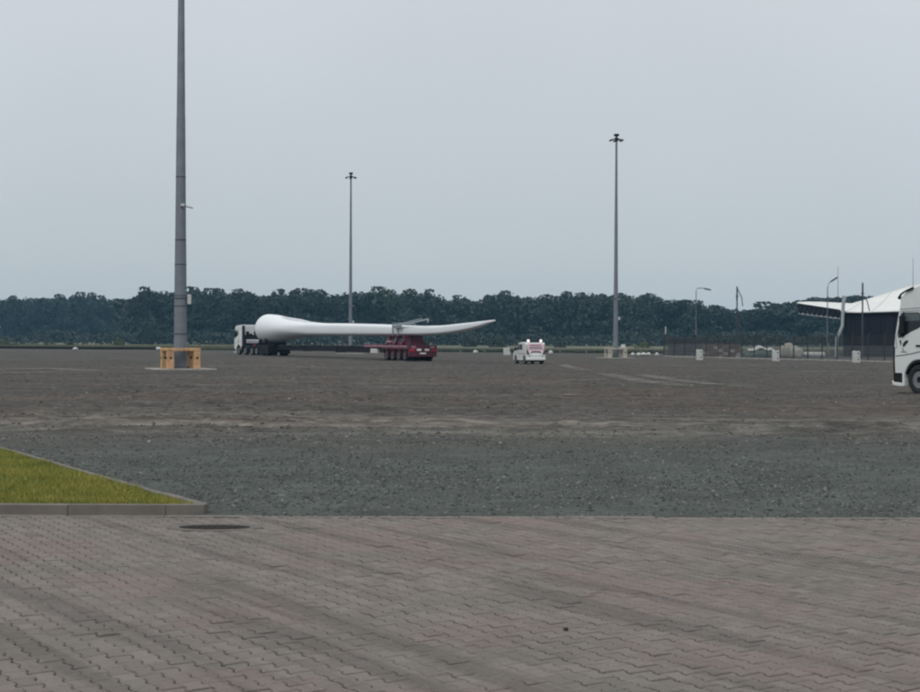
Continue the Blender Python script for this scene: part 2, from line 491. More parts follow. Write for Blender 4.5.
# ---- paving of interlocking blocks
def mat_paver(island):
    m, nt, b = new_mat('paver_concrete')
    geo = node(nt, 'ShaderNodeNewGeometry'); g = geo.outputs['Position']
    rnd = geo.outputs['Random Per Island'] if island else node(nt, 'ShaderNodeObjectInfo').outputs['Random']
    base = rampn(nt, rnd, [(0.0, (0.138, 0.122, 0.111)), (0.5, (0.156, 0.139, 0.127)), (1.0, (0.174, 0.156, 0.143))])
    patch = noise(nt, 0.55, 4, 0.6, g)
    base = mixc(nt, maprange(nt, patch, 0.48, 0.6, 0, 0.6), base, (0.168, 0.127, 0.112))
    grey = noise(nt, 0.8, 5, 0.6, g)
    base = mixc(nt, maprange(nt, grey, 0.5, 0.64, 0, 0.6), base, (0.122, 0.118, 0.105))
    # dark stretched bands in the colour, running along the lane
    mp = node(nt, 'ShaderNodeMapping'); mp.vector_type = 'TEXTURE'; mp.inputs['Rotation'].default_value = (0, 0, R(-54)); mp.inputs['Scale'].default_value = (5.5, 0.34, 1)
    nt.links.new(g, mp.inputs['Vector'])
    band = noise(nt, 1.0, 4, 0.55, mp.outputs[0])
    base = mixc(nt, maprange(nt, band, 0.52, 0.62, 0, 0.55), base, (0.084, 0.075, 0.068))
    grain = noise(nt, 60, 4, 0.7, g)
    base = mixc(nt, 0.6, base, rampn(nt, grain, [(0.3, (0.75, 0.75, 0.75)), (0.7, (1.25, 1.25, 1.25))]), 'MULTIPLY')
    nt.links.new(base, b.inputs['Base Color'])
    b.inputs['Roughness'].default_value = 0.9; b.inputs['Specular IOR Level'].default_value = 0.2
    bumpn(nt, b, grain, 0.3, 0.004)
    return m
bed = M('joint_sand', (0.122, 0.110, 0.099), 0.95, var=0.3, scale=8)
def bed_mesh():                            # sand of uneven height fills the joints, here nearly flush, there washed out
    xs = np.concatenate([[-30], np.arange(-13, 13.01, 0.09), [30]]); ys = np.concatenate([[-6], np.arange(4.5, YARD_Y0, 0.09), [YARD_Y0]])
    X, Y = np.meshgrid(xs, ys)
    A = X * .585 - Y * .81; B = X * .81 + Y * .585
    q = fbm(A * 0.45, B * 1.3, 91, 3) + 0.40 * vnoise(X * 6, Y * 6, 95)
    Z = -0.0042 - 0.021 * np.clip((q - 0.50) / 0.40, 0, 1)
    Z[0] = -0.02; Z[:, 0] = Z[:, -1] = -0.012
    nr, nc = X.shape
    i = (np.arange(nr - 1)[:, None] * nc + np.arange(nc - 1)[None, :]).ravel()
    return mesh_np('paved_road', np.stack([X.ravel(), Y.ravel(), Z.ravel()], 1), np.stack([i, i + 1, i + nc + 1, i + nc], 1), True)
o = link('paved_road', bed_mesh(), bed)
road = tag(o, kind='structure')
def build_pavers():
    LN, PT = 0.17, 0.122                 # length along the row, pitch across
    wi, na = 0.0705, 0.0515                 # half widths at the ends and the waist
    ax = Vector((0.52, -0.854)).normalized(); ay = Vector((-ax.y, ax.x))
    out = []
    for side in (1, -1):
        seq = [(0, wi), (.13, wi), (.36, na), (.64, na), (.87, wi), (1, wi)]
        if side < 0: seq = seq[::-1]
        out += [((u - 0.5) * LN, side * w) for u, w in seq]
    out = out[::-1]
    def shrink(poly, g, gx):
        return [(x * (1 - gx / (LN / 2)), y - math.copysign(g, y)) for x, y in poly]
    top, rim, low = shrink(out, 0.0165, 0.0150), shrink(out, 0.0052, 0.0048), shrink(out, 0.0020, 0.0018)
    n = len(out)
    pv = [(x, y, 0.0) for x, y in top] + [(x, y, -0.0055) for x, y in rim] + [(x, y, -0.034) for x, y in low]
    pv = [(ax.x * x + ay.x * y, ax.y * x + ay.y * y, z) for x, y, z in pv]
    q = [(i, n + i, n + (i + 1) % n, (i + 1) % n) for i in range(n)] + [(n + i, 2 * n + i, 2 * n + (i + 1) % n, n + (i + 1) % n) for i in range(n)]
    pm = bpy.data.meshes.new('paver'); pm.from_pydata(pv, [], [tuple(range(n))] + q)
    bm = bmesh.new(); bm.from_mesh(pm); bmesh.ops.recalc_face_normals(bm, faces=bm.faces)
    if [f for f in bm.faces if len(f.verts) == n][0].normal.z < 0: bmesh.ops.reverse_faces(bm, faces=bm.faces)
    bmesh.ops.triangulate(bm, faces=bm.faces); bm.to_mesh(pm); bm.free()
    pm.materials.append(mat_paver(False))
    pts = []
    dcx, dcy = G(214.5, 527).x, G(214.5, 527).y
    for i in range(-220, 220):
        for j in range(-300, 300):
            a = (i + (0.5 if j % 2 else 0)) * LN; c = j * PT
            x = ax.x * a + ay.x * c; y = 9 + ax.y * a + ay.y * c
            if ((x - dcx) / .43) ** 2 + ((y - dcy) / .24) ** 2 < 1: continue
            if 4.5 < y < YARD_Y0 - 0.16 and abs(x) < 5.5 + 0.47 * y: pts.append((x, y))
    pts = np.array(pts)
    x, y = pts[:, 0], pts[:, 1]
    r = np.random.default_rng(3)
    z = 0.018 * (fbm(x * 0.45, y * 0.45, 51) - 0.47) + r.normal(0, 0.0022, len(x))
    z = np.clip(z, -0.010, 0.010)
    tilt = r.normal(0, 0.016, (len(x), 2))
    inside = (np.abs(x) < 0.326 * y) & (y > 7.35)
    order = np.argsort(np.where(inside, y, 1e9))
    single = order[:300]
    for k in single:
        o = bpy.data.objects.new('paver', pm); COL.objects.link(o)
        o.parent = road
        o.location = (x[k], y[k], z[k]); o.rotation_euler = (tilt[k, 0], tilt[k, 1], r.normal(0, 0.008))
    rest = np.setdiff1d(np.arange(len(x)), single)
    V0 = np.array([v.co for v in pm.vertices]); T0 = np.array([p.vertices[:] for p in pm.polygons])
    V = np.repeat(V0[None], len(rest), 0)
    V[..., 2] += V[..., 1] * tilt[rest, 0][:, None] - V[..., 0] * tilt[rest, 1][:, None] + z[rest][:, None]
    V[..., 0] += x[rest][:, None]; V[..., 1] += y[rest][:, None]
    T = (T0[None] + len(V0) * np.arange(len(rest))[:, None, None]).reshape(-1, 3)
    o = link('pavers', mesh_np('pavers', V.reshape(-1, 3), T), mat_paver(True), road)
    o['kind'] = 'stuff'
build_pavers()
# flush concrete edging between paving and gravel
edge_mat = M('edging_concrete', (0.165, 0.152, 0.14), 0.9, var=0.25, scale=4, dirt=0.5)
for k in range(-12, 13):
    MB().box(k + 0.004, k + 0.996, YARD_Y0 - 0.135, YARD_Y0 - 0.035, -0.03, 0.004 + random.uniform(-.004, .003)).build('edging_stone', edge_mat, road, 0.006)

# ---- raised lawn island with kerbs
def kerb_poly():
    pts = [Vector((-16.0, 14.29))]
    x = -16.0
    while x < -3.2: x += 1.0; pts.append(Vector((min(x, -2.9), 14.29)))
    c = Vector((-2.72, 14.40))
    pts += [Vector((-2.62, 14.36)), Vector((-2.60, 14.47)), Vector((-2.70, 14.62))]
    d = Vector((-4.64, 7.68)).normalized()
    p = pts[-1].copy()
    for k in range(22): p = p + d; pts.append(p.copy())
    return pts
kp = kerb_poly()
kerb = thing('lawn_kerb', 'pale concrete kerb bent round the corner of the raised lawn', 'kerb', (0, 0, 0))
kmat = M('kerb_concrete', (0.140, 0.128, 0.116), 0.85, var=0.2, scale=3, bump=0.4, dirt=0.35)
for a, b in zip(kp[:-1], kp[1:]):
    d = (b - a).normalized(); nrm = Vector((-d.y, d.x))      # inward (lawn side)
    g = 0.002
    A, B = a + d * g, b - d * g
    side = a.x < -2.71 and a.y > 14.5
    h = 0.105 if not side else 0.09
    w = 0.11 if not side else 0.085
    vs = [(A.x, A.y, -.03), (B.x, B.y, -.03), (B.x + nrm.x * w, B.y + nrm.y * w, -.03), (A.x + nrm.x * w, A.y + nrm.y * w, -.03)]
    vs += [(v[0], v[1], h + random.uniform(-.003, .003)) for v in vs]
    m = MB(); m.add(vs, [(0, 1, 2, 3), (4, 5, 6, 7), (0, 1, 5, 4), (1, 2, 6, 5), (2, 3, 7, 6), (3, 0, 4, 7)])
    m.build('kerbstone', kmat, kerb, 0.006)
def mat_grass(blade):
    m, nt, b = new_mat('lawn_grass' if blade else 'lawn_soil')
    geo = node(nt, 'ShaderNodeNewGeometry'); g = geo.outputs['Position']
    c = rampn(nt, noise(nt, 1.3, 6, 0.7, g), [(0.34, (0.112, 0.134, 0.018)), (0.5, (0.180, 0.190, 0.030)), (0.7, (0.285, 0.245, 0.062))])
    if blade: c = mixc(nt, 0.55, c, rampn(nt, geo.outputs['Random Per Island'], [(0, (0.6, 0.65, 0.5)), (0.6, (1.05, 1.05, 1.0)), (1, (1.6, 1.35, 1.3))]), 'MULTIPLY')
    nt.links.new(c, b.inputs['Base Color']); b.inputs['Roughness'].default_value = 0.8
    return m
def build_lawn():
    poly = [(-16, 14.39), (-2.95, 14.39), (-2.74, 14.47), (-2.80, 14.60), (-16.1, 36.6), (-16.1, 36.0)]
    V = [(x, y, 0.070) for x, y in poly]
    tag(link('lawn_soil', mesh_np('lawn_soil', np.array(V[:5] ), np.array([(0, 1, 2, 3, 4)])), mat_grass(False)), kind='structure')
    n = 170000
    r = np.random.default_rng(9)
    y = 14.40 + 14 * r.random(n) ** 1.3
    xe = lawn_edge_x(y) - 0.06 - 0.07 * vnoise(y * 3.0, 0 * y, 5)
    x = xe - r.random(n) * np.maximum(0.05, (0.47 * y + 1.5 + xe))
    k = (x < xe) & (x > -15.9)
    x, y = x[k], y[k]; n = len(x)
    h = (0.028 + 0.05 * fbm(x * 1.3, y * 1.3, 61)) * r.uniform(0.7, 1.35, n)
    a = r.uniform(0, 6.28, n); w = r.uniform(0.003, 0.006, n)
    lean = r.normal(0, 0.5, (n, 2)) * h[:, None]
    z0 = np.full(n, 0.070)
    v = np.stack([np.stack([x - w * np.cos(a), y - w * np.sin(a), z0], -1), np.stack([x + w * np.cos(a), y + w * np.sin(a), z0], -1),
                  np.stack([x + lean[:, 0], y + lean[:, 1], z0 + h], -1)], 1)
    T = np.arange(3 * n).reshape(-1, 3)
    tag(link('lawn_grass', mesh_np('lawn_grass', v.reshape(-1, 3), T), mat_grass(True)), kind='stuff')
build_lawn()

# drain cover set in the paving
def oval(rx, ry, n=28): return [(rx * math.cos(2 * math.pi * k / n), ry * math.sin(2 * math.pi * k / n)) for k in range(n)]
MB().loft([[(x + G(214.5, 527).x, y + G(214.5, 527).y, z) for x, y in oval(.46, .26)] for z in (-.02, -.001)], sm=False).build('drain_surround', bed, road)
dc = thing('drain_cover', 'flat dark iron drain cover set in the paving before the lawn corner', 'drain cover', (G(214.5, 527).x, G(214.5, 527).y, 0))
iron = M('rusty_cast_iron', (0.014, 0.011, 0.010), 0.85, 0.0, var=0.3, scale=9)
m = MB(); m.loft([[(x, y, -.012) for x, y in oval(.34, .15)], [(x, y, .003) for x, y in oval(.34, .15)]], sm=False); m.build('frame', iron, dc)
m = MB(); m.loft([[(x, y, .0032) for x, y in oval(.29, .115)], [(x, y, .005) for x, y in oval(.285, .11)]], sm=False); m.build('lid', iron, dc)
for k in range(-3, 4):
    xx = k * 0.07; hy = 0.10 * math.sqrt(max(0.05, 1 - (xx / .29) ** 2))
    MB().box(xx - .012, xx + .012, -hy, hy, 0.005, .008).build('rib', iron, dc)
p = G(566, 631)
m = MB(); m.tube([(0, 0, 0), (0, 0, .012), (0, 0, .02)], [.014, .016, .007], 8)
o = m.build('bottle_cap', M('black_cap', (.004, .004, .004), .6)); o.location = (p.x, p.y, 0.004)
tag(o, 'tiny round black cap lying alone on the paving', 'cap')
# ------------------------------------------------------------------ trees
def mat_leaf(name, lo, mid, hi):
    m, nt, b = new_mat(name)
    geo = node(nt, 'ShaderNodeNewGeometry'); oi = node(nt, 'ShaderNodeObjectInfo')
    tc = node(nt, 'ShaderNodeTexCoord').outputs['Object']
    c = rampn(nt, noise(nt, 3.0, 4, 0.7, tc), [(0.3, lo), (0.5, mid), (0.72, hi)])
    c = mixc(nt, 0.6, c, rampn(nt, geo.outputs['Random Per Island'], [(0, (0.75, 0.76, 0.75)), (1, (1.25, 1.25, 1.2))]), 'MULTIPLY')
    c = mixc(nt, 0.8, c, rampn(nt, oi.outputs['Random'], [(0, (0.7, 0.76, 0.8)), (0.5, (1.1, 1.1, 1.05)), (1, (1.8, 1.7, 1.4))]), 'MULTIPLY')
    nt.links.new(c, b.inputs['Base Color']); b.inputs['Roughness'].default_value = 0.7
    return m
leaf = mat_leaf('dark_foliage', (0.0095, 0.019, 0.0155), (0.0145, 0.0275, 0.021), (0.022, 0.039, 0.027))
leaf_pale = mat_leaf('pale_foliage', (0.045, 0.06, 0.032), (0.068, 0.085, 0.045), (0.10, 0.115, 0.062))
bark = M('bark', (0.06, 0.05, 0.04), 0.9, var=0.3)
def leaf_cards(c, s, r, squash=0.7):      # one bent leaf clump (a quad) at every centre
    n = len(c)
    d = r.normal(0, 1, (n, 3)); d /= np.linalg.norm(d, axis=1)[:, None]
    t = np.cross(d, np.array([0.3, 0.2, 0.93])); t /= np.linalg.norm(t, axis=1)[:, None] + 1e-9
    u = np.cross(d, t)
    s = s[:, None] if np.ndim(s) else s
    k = r.uniform(0.6, 1.2, (4, n, 1))
    q = np.stack([c - t * s * k[0], c - u * s * k[1] * squash, c + t * s * k[2], c + u * s * k[3] * squash], 1)
    V = q.reshape(-1, 3)
    return V, np.arange(4 * n).reshape(-1, 4)
def crown_mesh(seed, n=2600):
    """unit crown: height 1 (0.06..1), width about 1, made of overlapping leafy heaps"""
    r = np.random.default_rng(seed)
    heaps = [(0, 0, 0.76, 0.30)]
    for k in range(7):
        a = 2 * math.pi * (k + r.uniform(-.3, .3)) / 7
        heaps.append((math.cos(a) * r.uniform(.2, .34), math.sin(a) * r.uniform(.2, .34), r.uniform(.55, .86), r.uniform(.12, .2)))
    for k in range(9):
        a = 2 * math.pi * (k + r.uniform(-.3, .3)) / 9
        heaps.append((math.cos(a) * r.uniform(.26, .42), math.sin(a) * r.uniform(.26, .42), r.uniform(.14, .5), r.uniform(.14, .22)))
    for k in range(5):
        heaps.append((r.uniform(-.2, .2), r.uniform(-.2, .2), r.uniform(.2, .95), r.uniform(.08, .2)))
    cs = []
    w = np.array([h[3] ** 2 for h in heaps]); w /= w.sum()
    for (x, y, z, q), f in zip(heaps, w):
        m = int(n * f)
        d = r.normal(0, 1, (m, 3)); d /= np.linalg.norm(d, axis=1)[:, None]
        rad = q * r.uniform(0.55, 1.08, m) ** 0.6
        cs.append(np.stack([x + d[:, 0] * rad, y + d[:, 1] * rad, z + d[:, 2] * rad * 0.62], 1))
    c = np.concatenate(cs)
    c[:, 2] = np.clip(c[:, 2], 0.04, 1.0)
    V, T = leaf_cards(c, r.uniform(0.022, 0.048, len(c)), r)
    return mesh_np('crown', V, T)
def trunk_mesh(seed):
    r = random.Random(seed)
    m = MB()
    m.tube([(0, 0, 0), (.01, 0, .3), (-.01, .01, .6), (0, 0, .85)], [.028, .022, .015, .006], 7)
    for k in range(5):
        a = k * 1.3 + r.random(); z = .35 + .1 * k
        m.tube([(0, 0, z), (math.cos(a) * .16, math.sin(a) * .16, z + .1), (math.cos(a) * .3, math.sin(a) * .3, z + .16)], [.012, .008, .004], 5)
    return m.mesh('trunk')
crowns = [crown_mesh(100 + k) for k in range(6)]
trunks = [trunk_mesh(k) for k in range(3)]
def tree(px, top, dist, wide, label, group, k, mat=leaf, name='tree'):
    p = P(px, 340, dist)
    zt = P(px, top, dist).z
    t = thing(name, label, 'tree', (p.x, p.y, -0.02), random.uniform(0, 6.28), group)
    W = wide * dist / F
    c = link('crown', crowns[k % 6], mat, t); c.scale = (W, W, zt)
    s = link('trunk', trunks[k % 3], bark, t); s.scale = (W * .8, W * .8, zt * 0.97)
    return t
FAR = [  # left edge of the wood, farther off
    (-20, 296, 'at the left end of the wood'), (8, 296, 'nearest the left border of the photo'), (25, 295, 'second in from the left border of the photo'),
    (43, 295, 'midway between the left border and the tall mast'), (60, 294.5, 'left of the small round knob in the treeline'), (76, 292.8, 'with a small knob standing above the flat treeline'),
    (91, 293.2, 'just right of the small knob in the treeline'), (106, 296, 'above the pale bush at the field edge'), (119, 297.5, 'in the dip left of the tall mast')]
for k, (px, top, where) in enumerate(FAR):
    tree(px, top, 640 + (k * 37) % 30, 27, f'tree of the distant wood {where}', 'distant trees left of the tall mast', k)
NEAR = [
 (137, 293, 'stepping up left of the tall mast'), (151, 288, 'highest just left of the tall grey mast'), (165, 288.5, 'touching the left side of the tall grey mast'), (178, 290, 'right behind the tall grey mast'),
 (191, 287.5, 'touching the right side of the tall grey mast'), (205, 289.5, 'second right of the tall grey mast'), (220, 289, 'between the tall mast and the white lorry cab'), (236, 290, 'rising behind the white lorry cab'),
 (249, 289.5, 'over the gap between lorry cab and blade root'), (262, 293, 'low over the left edge of the blade root'), (277, 290, 'over the middle of the blade root'), (294, 289, 'where the blade root starts to narrow'),
 (310, 290.5, 'over the neck of the blade'), (326, 290.5, 'left of the slim mast behind the blade'), (343, 290.5, 'touching the slim mast behind the blade'), (360, 289, 'just right of the slim mast behind the blade'),
 (373, 293.8, 'in the small notch right of the slim mast'), (387, 287.5, 'highest above the front of the red trailer'), (405, 290, 'above the steel clamp on the blade'), (424, 290, 'above the rear of the red trailer'),
 (438, 293, 'stepping down right of the red trailer'), (451, 298, 'in the dip over the thin blade half'), (461, 296, 'with a round top amid the dip'), (472, 299.5, 'lowest in the dip near the blade tip'),
 (484, 296, 'right above the blade tip'), (498, 291.5, 'first high one right of the blade tip'), (511, 291, 'high, left of the white van'), (527, 294.3, 'over the white van'), (545, 295.5, 'just right of the white van'),
 (556, 297.3, 'low, a little right of the white van'), (567, 292, 'left of a bright gap in the crowns'), (579, 293.6, 'between the bright gaps left of the right mast'), (591, 290.6, 'highest left of the right mast'),
 (603, 293, 'next to the left side of the right mast'), (616, 296, 'right behind the right mast'), (628, 294, 'next to the right side of the right mast'), (640, 295.5, 'above the pale bushes by the fence end'), (652, 294, 'above the left end of the fence'),
 (662, 299, 'in the step above the thin white-topped post'), (673, 297.5, 'above the first fence panels'), (685, 300.5, 'left of the hooked street lamp'), (697, 301.5, 'right behind the hooked street lamp'), (709, 305.5, 'under the head of the hooked street lamp'),
 (722, 306.5, 'between the hooked lamp and the stayed pole'), (738, 307.5, 'right behind the stayed pole'), (753, 307.3, 'just right of the stayed pole'), (765, 309.5, 'lowest one left of the hall canopy'), (776, 302.8, 'stepping up left of the hall canopy'),
 (791, 301.5, 'at the left tip of the hall canopy'), (807, 298.3, 'above the hall canopy lattice'), (824, 297.2, 'beside the tall street lamp over the canopy'), (842, 295.8, 'above the bent white column of the hall'),
 (860, 296.2, 'beside the pole with the curved stay'), (878, 297.5, 'peeping over the slope of the white roof'), (900, 299, 'hidden mostly by the white hall roof'), (925, 300, 'at the right end of the wood')]
for k, (px, top, where) in enumerate(NEAR):
    tree(px, top - 0.3, 478 + (k * 53) % 36, (34 + (k * 7) % 10) * (1.3 if px > 770 else 1), f'leafy tree of the wood edge {where}', 'trees along the wood edge', k)
tree(150, 317, 455, 24, 'smaller paler round tree standing before the wood left of the tall mast', 'low trees before the wood', 2, mat_leaf('greyish_foliage', (.018, .030, .024), (.024, .039, .031), (.032, .05, .038)))
# the mass of the wood behind its edge and the brushwood at its foot
def wood_mass(name, x0, x1, y0, y1, ztop, n, size, seed, zlow=0.0):
    r = np.random.default_rng(seed)
    x = r.uniform(x0, x1, n); y = r.uniform(y0, y1, n)
    top = ztop(x) * (0.93 + 0.07 * fbm(x * 0.12, y * 0.1, seed))
    z = zlow + (top - zlow) * r.random(n) ** 0.75
    V, T = leaf_cards(np.stack([x, y, z], 1), r.uniform(.7, 1.25, n) * size, r)
    return tag(link(name, mesh_np(name, V, T), leaf), kind='stuff')
_tx = np.array([p[0] for p in NEAR], float); _tz = np.array([P(p[0], p[1], 520).z for p in NEAR])
wood_mass('wood_interior', (125 - 460) / F * 520, (960 - 460) / F * 520, 500, 530, lambda x: np.interp(x, (_tx - 460) / F * 515, _tz) - np.where(x > 112, 0.1, 2.3), 42000, 1.0, 71)
_fx = np.array([p[0] for p in FAR], float); _fz = np.array([P(p[0], p[1], 690).z for p in FAR])
wood_mass('far_wood_interior', (-150 - 460) / F * 690, (135 - 460) / F * 690, 672, 700, lambda x: np.interp(x, (_fx - 460) / F * 690, _fz) - 2.0, 16000, 1.2, 72)
wood_mass('brushwood', (-80 - 460) / F * 470, (960 - 460) / F * 470, 452, 468, lambda x: 2.2 + 4.2 * fbm(x * .09, 0 * x, 75), 15000, 0.5, 73)
# bushes in the field
def bush(px, dist, w, h, label, mat=leaf_pale, group=None):
    p = P(px, 340, dist)
    t = thing('bush', label, 'bush', (p.x, p.y, -0.02), random.uniform(0, 6), group)
    r = np.random.default_rng(int(px * 10))
    n = 500
    d = r.normal(0, 1, (n, 3)); d[:, 2] = np.abs(d[:, 2]); d /= np.linalg.norm(d, axis=1)[:, None]
    c = d * (r.uniform(.5, 1.05, n) ** .6 * (0.75 + 0.35 * vnoise(d[:, 0] * 3 + 9, d[:, 1] * 3 + d[:, 2] * 2, int(px))))[:, None]
    c *= np.array([w / 2, w / 2, h])
    V, T = leaf_cards(c, r.uniform(.06, .12, n) * w * .6, r)
    link('foliage', mesh_np('foliage', V, T), mat, t)
    m = MB()
    for k in range(4): m.tube([(0, 0, 0), (math.cos(k * 1.6) * w * .25, math.sin(k * 1.6) * w * .25, h * .6)], [.05, .02], 5)
    m.build('stem', bark, t)
    return t
bush(118.5, 300, 3.0, 2.0, 'pale round bush alone at the field edge left of the tall mast')
bush(3, 300, 4.2, 1.7, 'low pale bush at the left border of the photo', leaf_pale)
bush(14, 290, 2.2, 0.9, 'small dark bush near the left border of the photo', leaf)
bush(46, 300, 1.4, 1.1, 'tiny dark shrub in the field midway to the tall mast', leaf)
bush(71, 305, 2.8, 1.0, 'low dark shrub in the field right of the tiny one', leaf)
bush(637, 205, 1.6, 1.5, 'pale bush just right of the right mast, left one of two', leaf_pale)
bush(645, 207, 2.2, 1.8, 'taller pale bush left of the fence end, right one of two', leaf_pale)
bush(653, 203, 1.3, .9, 'small dark green bush next to the fence end', leaf)
bush(676, 175, 2.6, 1.7, 'grey green shrub growing behind the first fence panels', leaf_pale)
bush(686, 172, 2.2, 1.3, 'low shrub behind the fence left of the first white block', leaf_pale)
bush(560, 330, 3.4, 2.0, 'dark bush at the foot of the wood right of the white van', leaf)
bush(497, 335, 5.0, 2.2, 'wide dark bush at the foot of the wood under the blade tip', leaf)
bush(470, 330, 4.0, 2.6, 'dark bush at the foot of the wood right of the red trailer', leaf)

# ------------------------------------------------------------------ far edge of the yard
def guard_rail(px0, px1, label, mat, zc, dz):
    def on(px):
        d = ray(px, 340); k = d.x / d.y
        y = (E0.y - E0.x * (E1.y - E0.y) / (E1.x - E0.x)) / (1 - k * (E1.y - E0.y) / (E1.x - E0.x))
        return Vector((k * y, y, 0))
    a, b = on(px0), on(px1)
    t = thing('guard_rail', label, 'guard rail', a, math.atan2((b - a).y, (b - a).x))
    L = (b - a).length
    n = max(2, round(L / 4))
    for k in range(n):
        x0, x1 = k * L / n, (k + 1) * L / n
        m = MB()
        prof = [(-.03, -dz), (.05, -dz * .55), (.05, -dz * .3), (-.02, 0), (.05, dz * .3), (.05, dz * .55), (-.03, dz)]
        vs = [(x, -q, zc + z) for x in (x0 + .01, x1 - .01) for q, z in prof] + [(x, -q + .02, zc + z) for x in (x0 + .01, x1 - .01) for q, z in prof]
        fs = []
        for i in range(6): fs += [(i, i + 1, i + 8, i + 7), (14 + i, 21 + i, 22 + i, 15 + i)]
        m.add(vs, fs); m.build('rail', mat, t)
        MB().box(x0 + .02, x0 + .14, .05, .17, -.05, zc + .05).build('post', mat, t)
    return t
guard_rail(-25, 156, 'long low dark rail along the far yard edge left of the tall mast', M('dark_rail', (.012, .012, .010), .85, var=.3), 0.24, 0.2)  # one even dark tone on rail and posts
guard_rail(436, 612, 'long galvanised rail along the far yard edge behind the white van', M('galvanised_rail', (.17, .19, .165), .6, .2, var=.15), 0.60, 0.13)
guard_rail(612, 668, 'short galvanised rail between the right mast and the fence', M('galvanised_rail', (.17, .19, .165), .6, .2), 0.60, 0.13)
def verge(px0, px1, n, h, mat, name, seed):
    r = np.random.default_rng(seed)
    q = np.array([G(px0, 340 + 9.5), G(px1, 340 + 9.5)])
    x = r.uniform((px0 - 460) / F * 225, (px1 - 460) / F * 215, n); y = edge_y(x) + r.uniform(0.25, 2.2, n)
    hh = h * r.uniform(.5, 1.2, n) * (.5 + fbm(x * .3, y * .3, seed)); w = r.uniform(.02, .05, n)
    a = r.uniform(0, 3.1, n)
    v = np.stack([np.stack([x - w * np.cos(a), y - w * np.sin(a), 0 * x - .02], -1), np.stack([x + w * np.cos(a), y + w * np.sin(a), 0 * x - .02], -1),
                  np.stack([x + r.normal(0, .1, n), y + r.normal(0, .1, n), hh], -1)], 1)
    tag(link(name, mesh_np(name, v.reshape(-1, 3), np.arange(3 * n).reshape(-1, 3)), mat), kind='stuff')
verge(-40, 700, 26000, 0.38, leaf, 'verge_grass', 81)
def mat_straw():
    return M('dry_straw', (.115, .118, .075), .9, var=.35, scale=.2)
def meadow(name, n, seed):
    r = np.random.default_rng(seed)
    x = r.uniform(-160, 120, n); y = edge_y(x) + 3 + 60 * r.random(n)
    hh = r.uniform(.25, .7, n); w = r.uniform(.05, .12, n); a = r.uniform(0, 3.1, n)
    v = np.stack([np.stack([x - w * np.cos(a), y - w * np.sin(a), 0 * x - .02], -1), np.stack([x + w * np.cos(a), y + w * np.sin(a), 0 * x - .02], -1),
                  np.stack([x + r.normal(0, .15, n), y + r.normal(0, .15, n), hh], -1)], 1)
    tag(link(name, mesh_np(name, v.reshape(-1, 3), np.arange(3 * n).reshape(-1, 3)), mat_straw()), kind='stuff')
meadow('meadow_grass', 60000, 83)
# pale boulders marking the edge
def boulder(px, py, w, h, label, group=None):
    p = G(px, py)
    r = random.Random(int(px))
    bm = bmesh.new(); bmesh.ops.create_icosphere(bm, subdivisions=2, radius=1)
    for v in bm.verts: v.co = Vector((v.co.x * w / 2, v.co.y * w / 2, max(-.1, v.co.z * h * .55 + h * .45))) * r.uniform(.88, 1.1)
    me = bpy.data.meshes.new('boulder'); bm.to_mesh(me); bm.free()
    o = link('boulder', me, concrete_white); o.location = (p.x, p.y, 0)
    return tag(o, label, 'boulder', group)
boulder(75.5, 350.3, .85, .5, 'white stone at the break in the dark rail left of the tall mast')
boulder(158.5, 350.3, .9, .55, 'white stone at the end of the dark rail beside the orange guard')
boulder(475.5, 353.6, .7, .45, 'white stone on the yard edge right of the red trailer')
boulder(550.5, 354.4, .6, .5, 'white stone on the yard edge just right of the white van')
for px, w, wh in ((633, .5, 'nearest the right mast'), (638.5, .55, 'second from the right mast'), (644, .8, 'widest, third from the right mast'), (648.5, .6, 'fourth from the right mast'), (657, .55, 'nearest the fence end')):
    boulder(px, 356, w, .4, f'small white stone in the row along the yard edge, {wh}', 'white stones in a row before the fence')

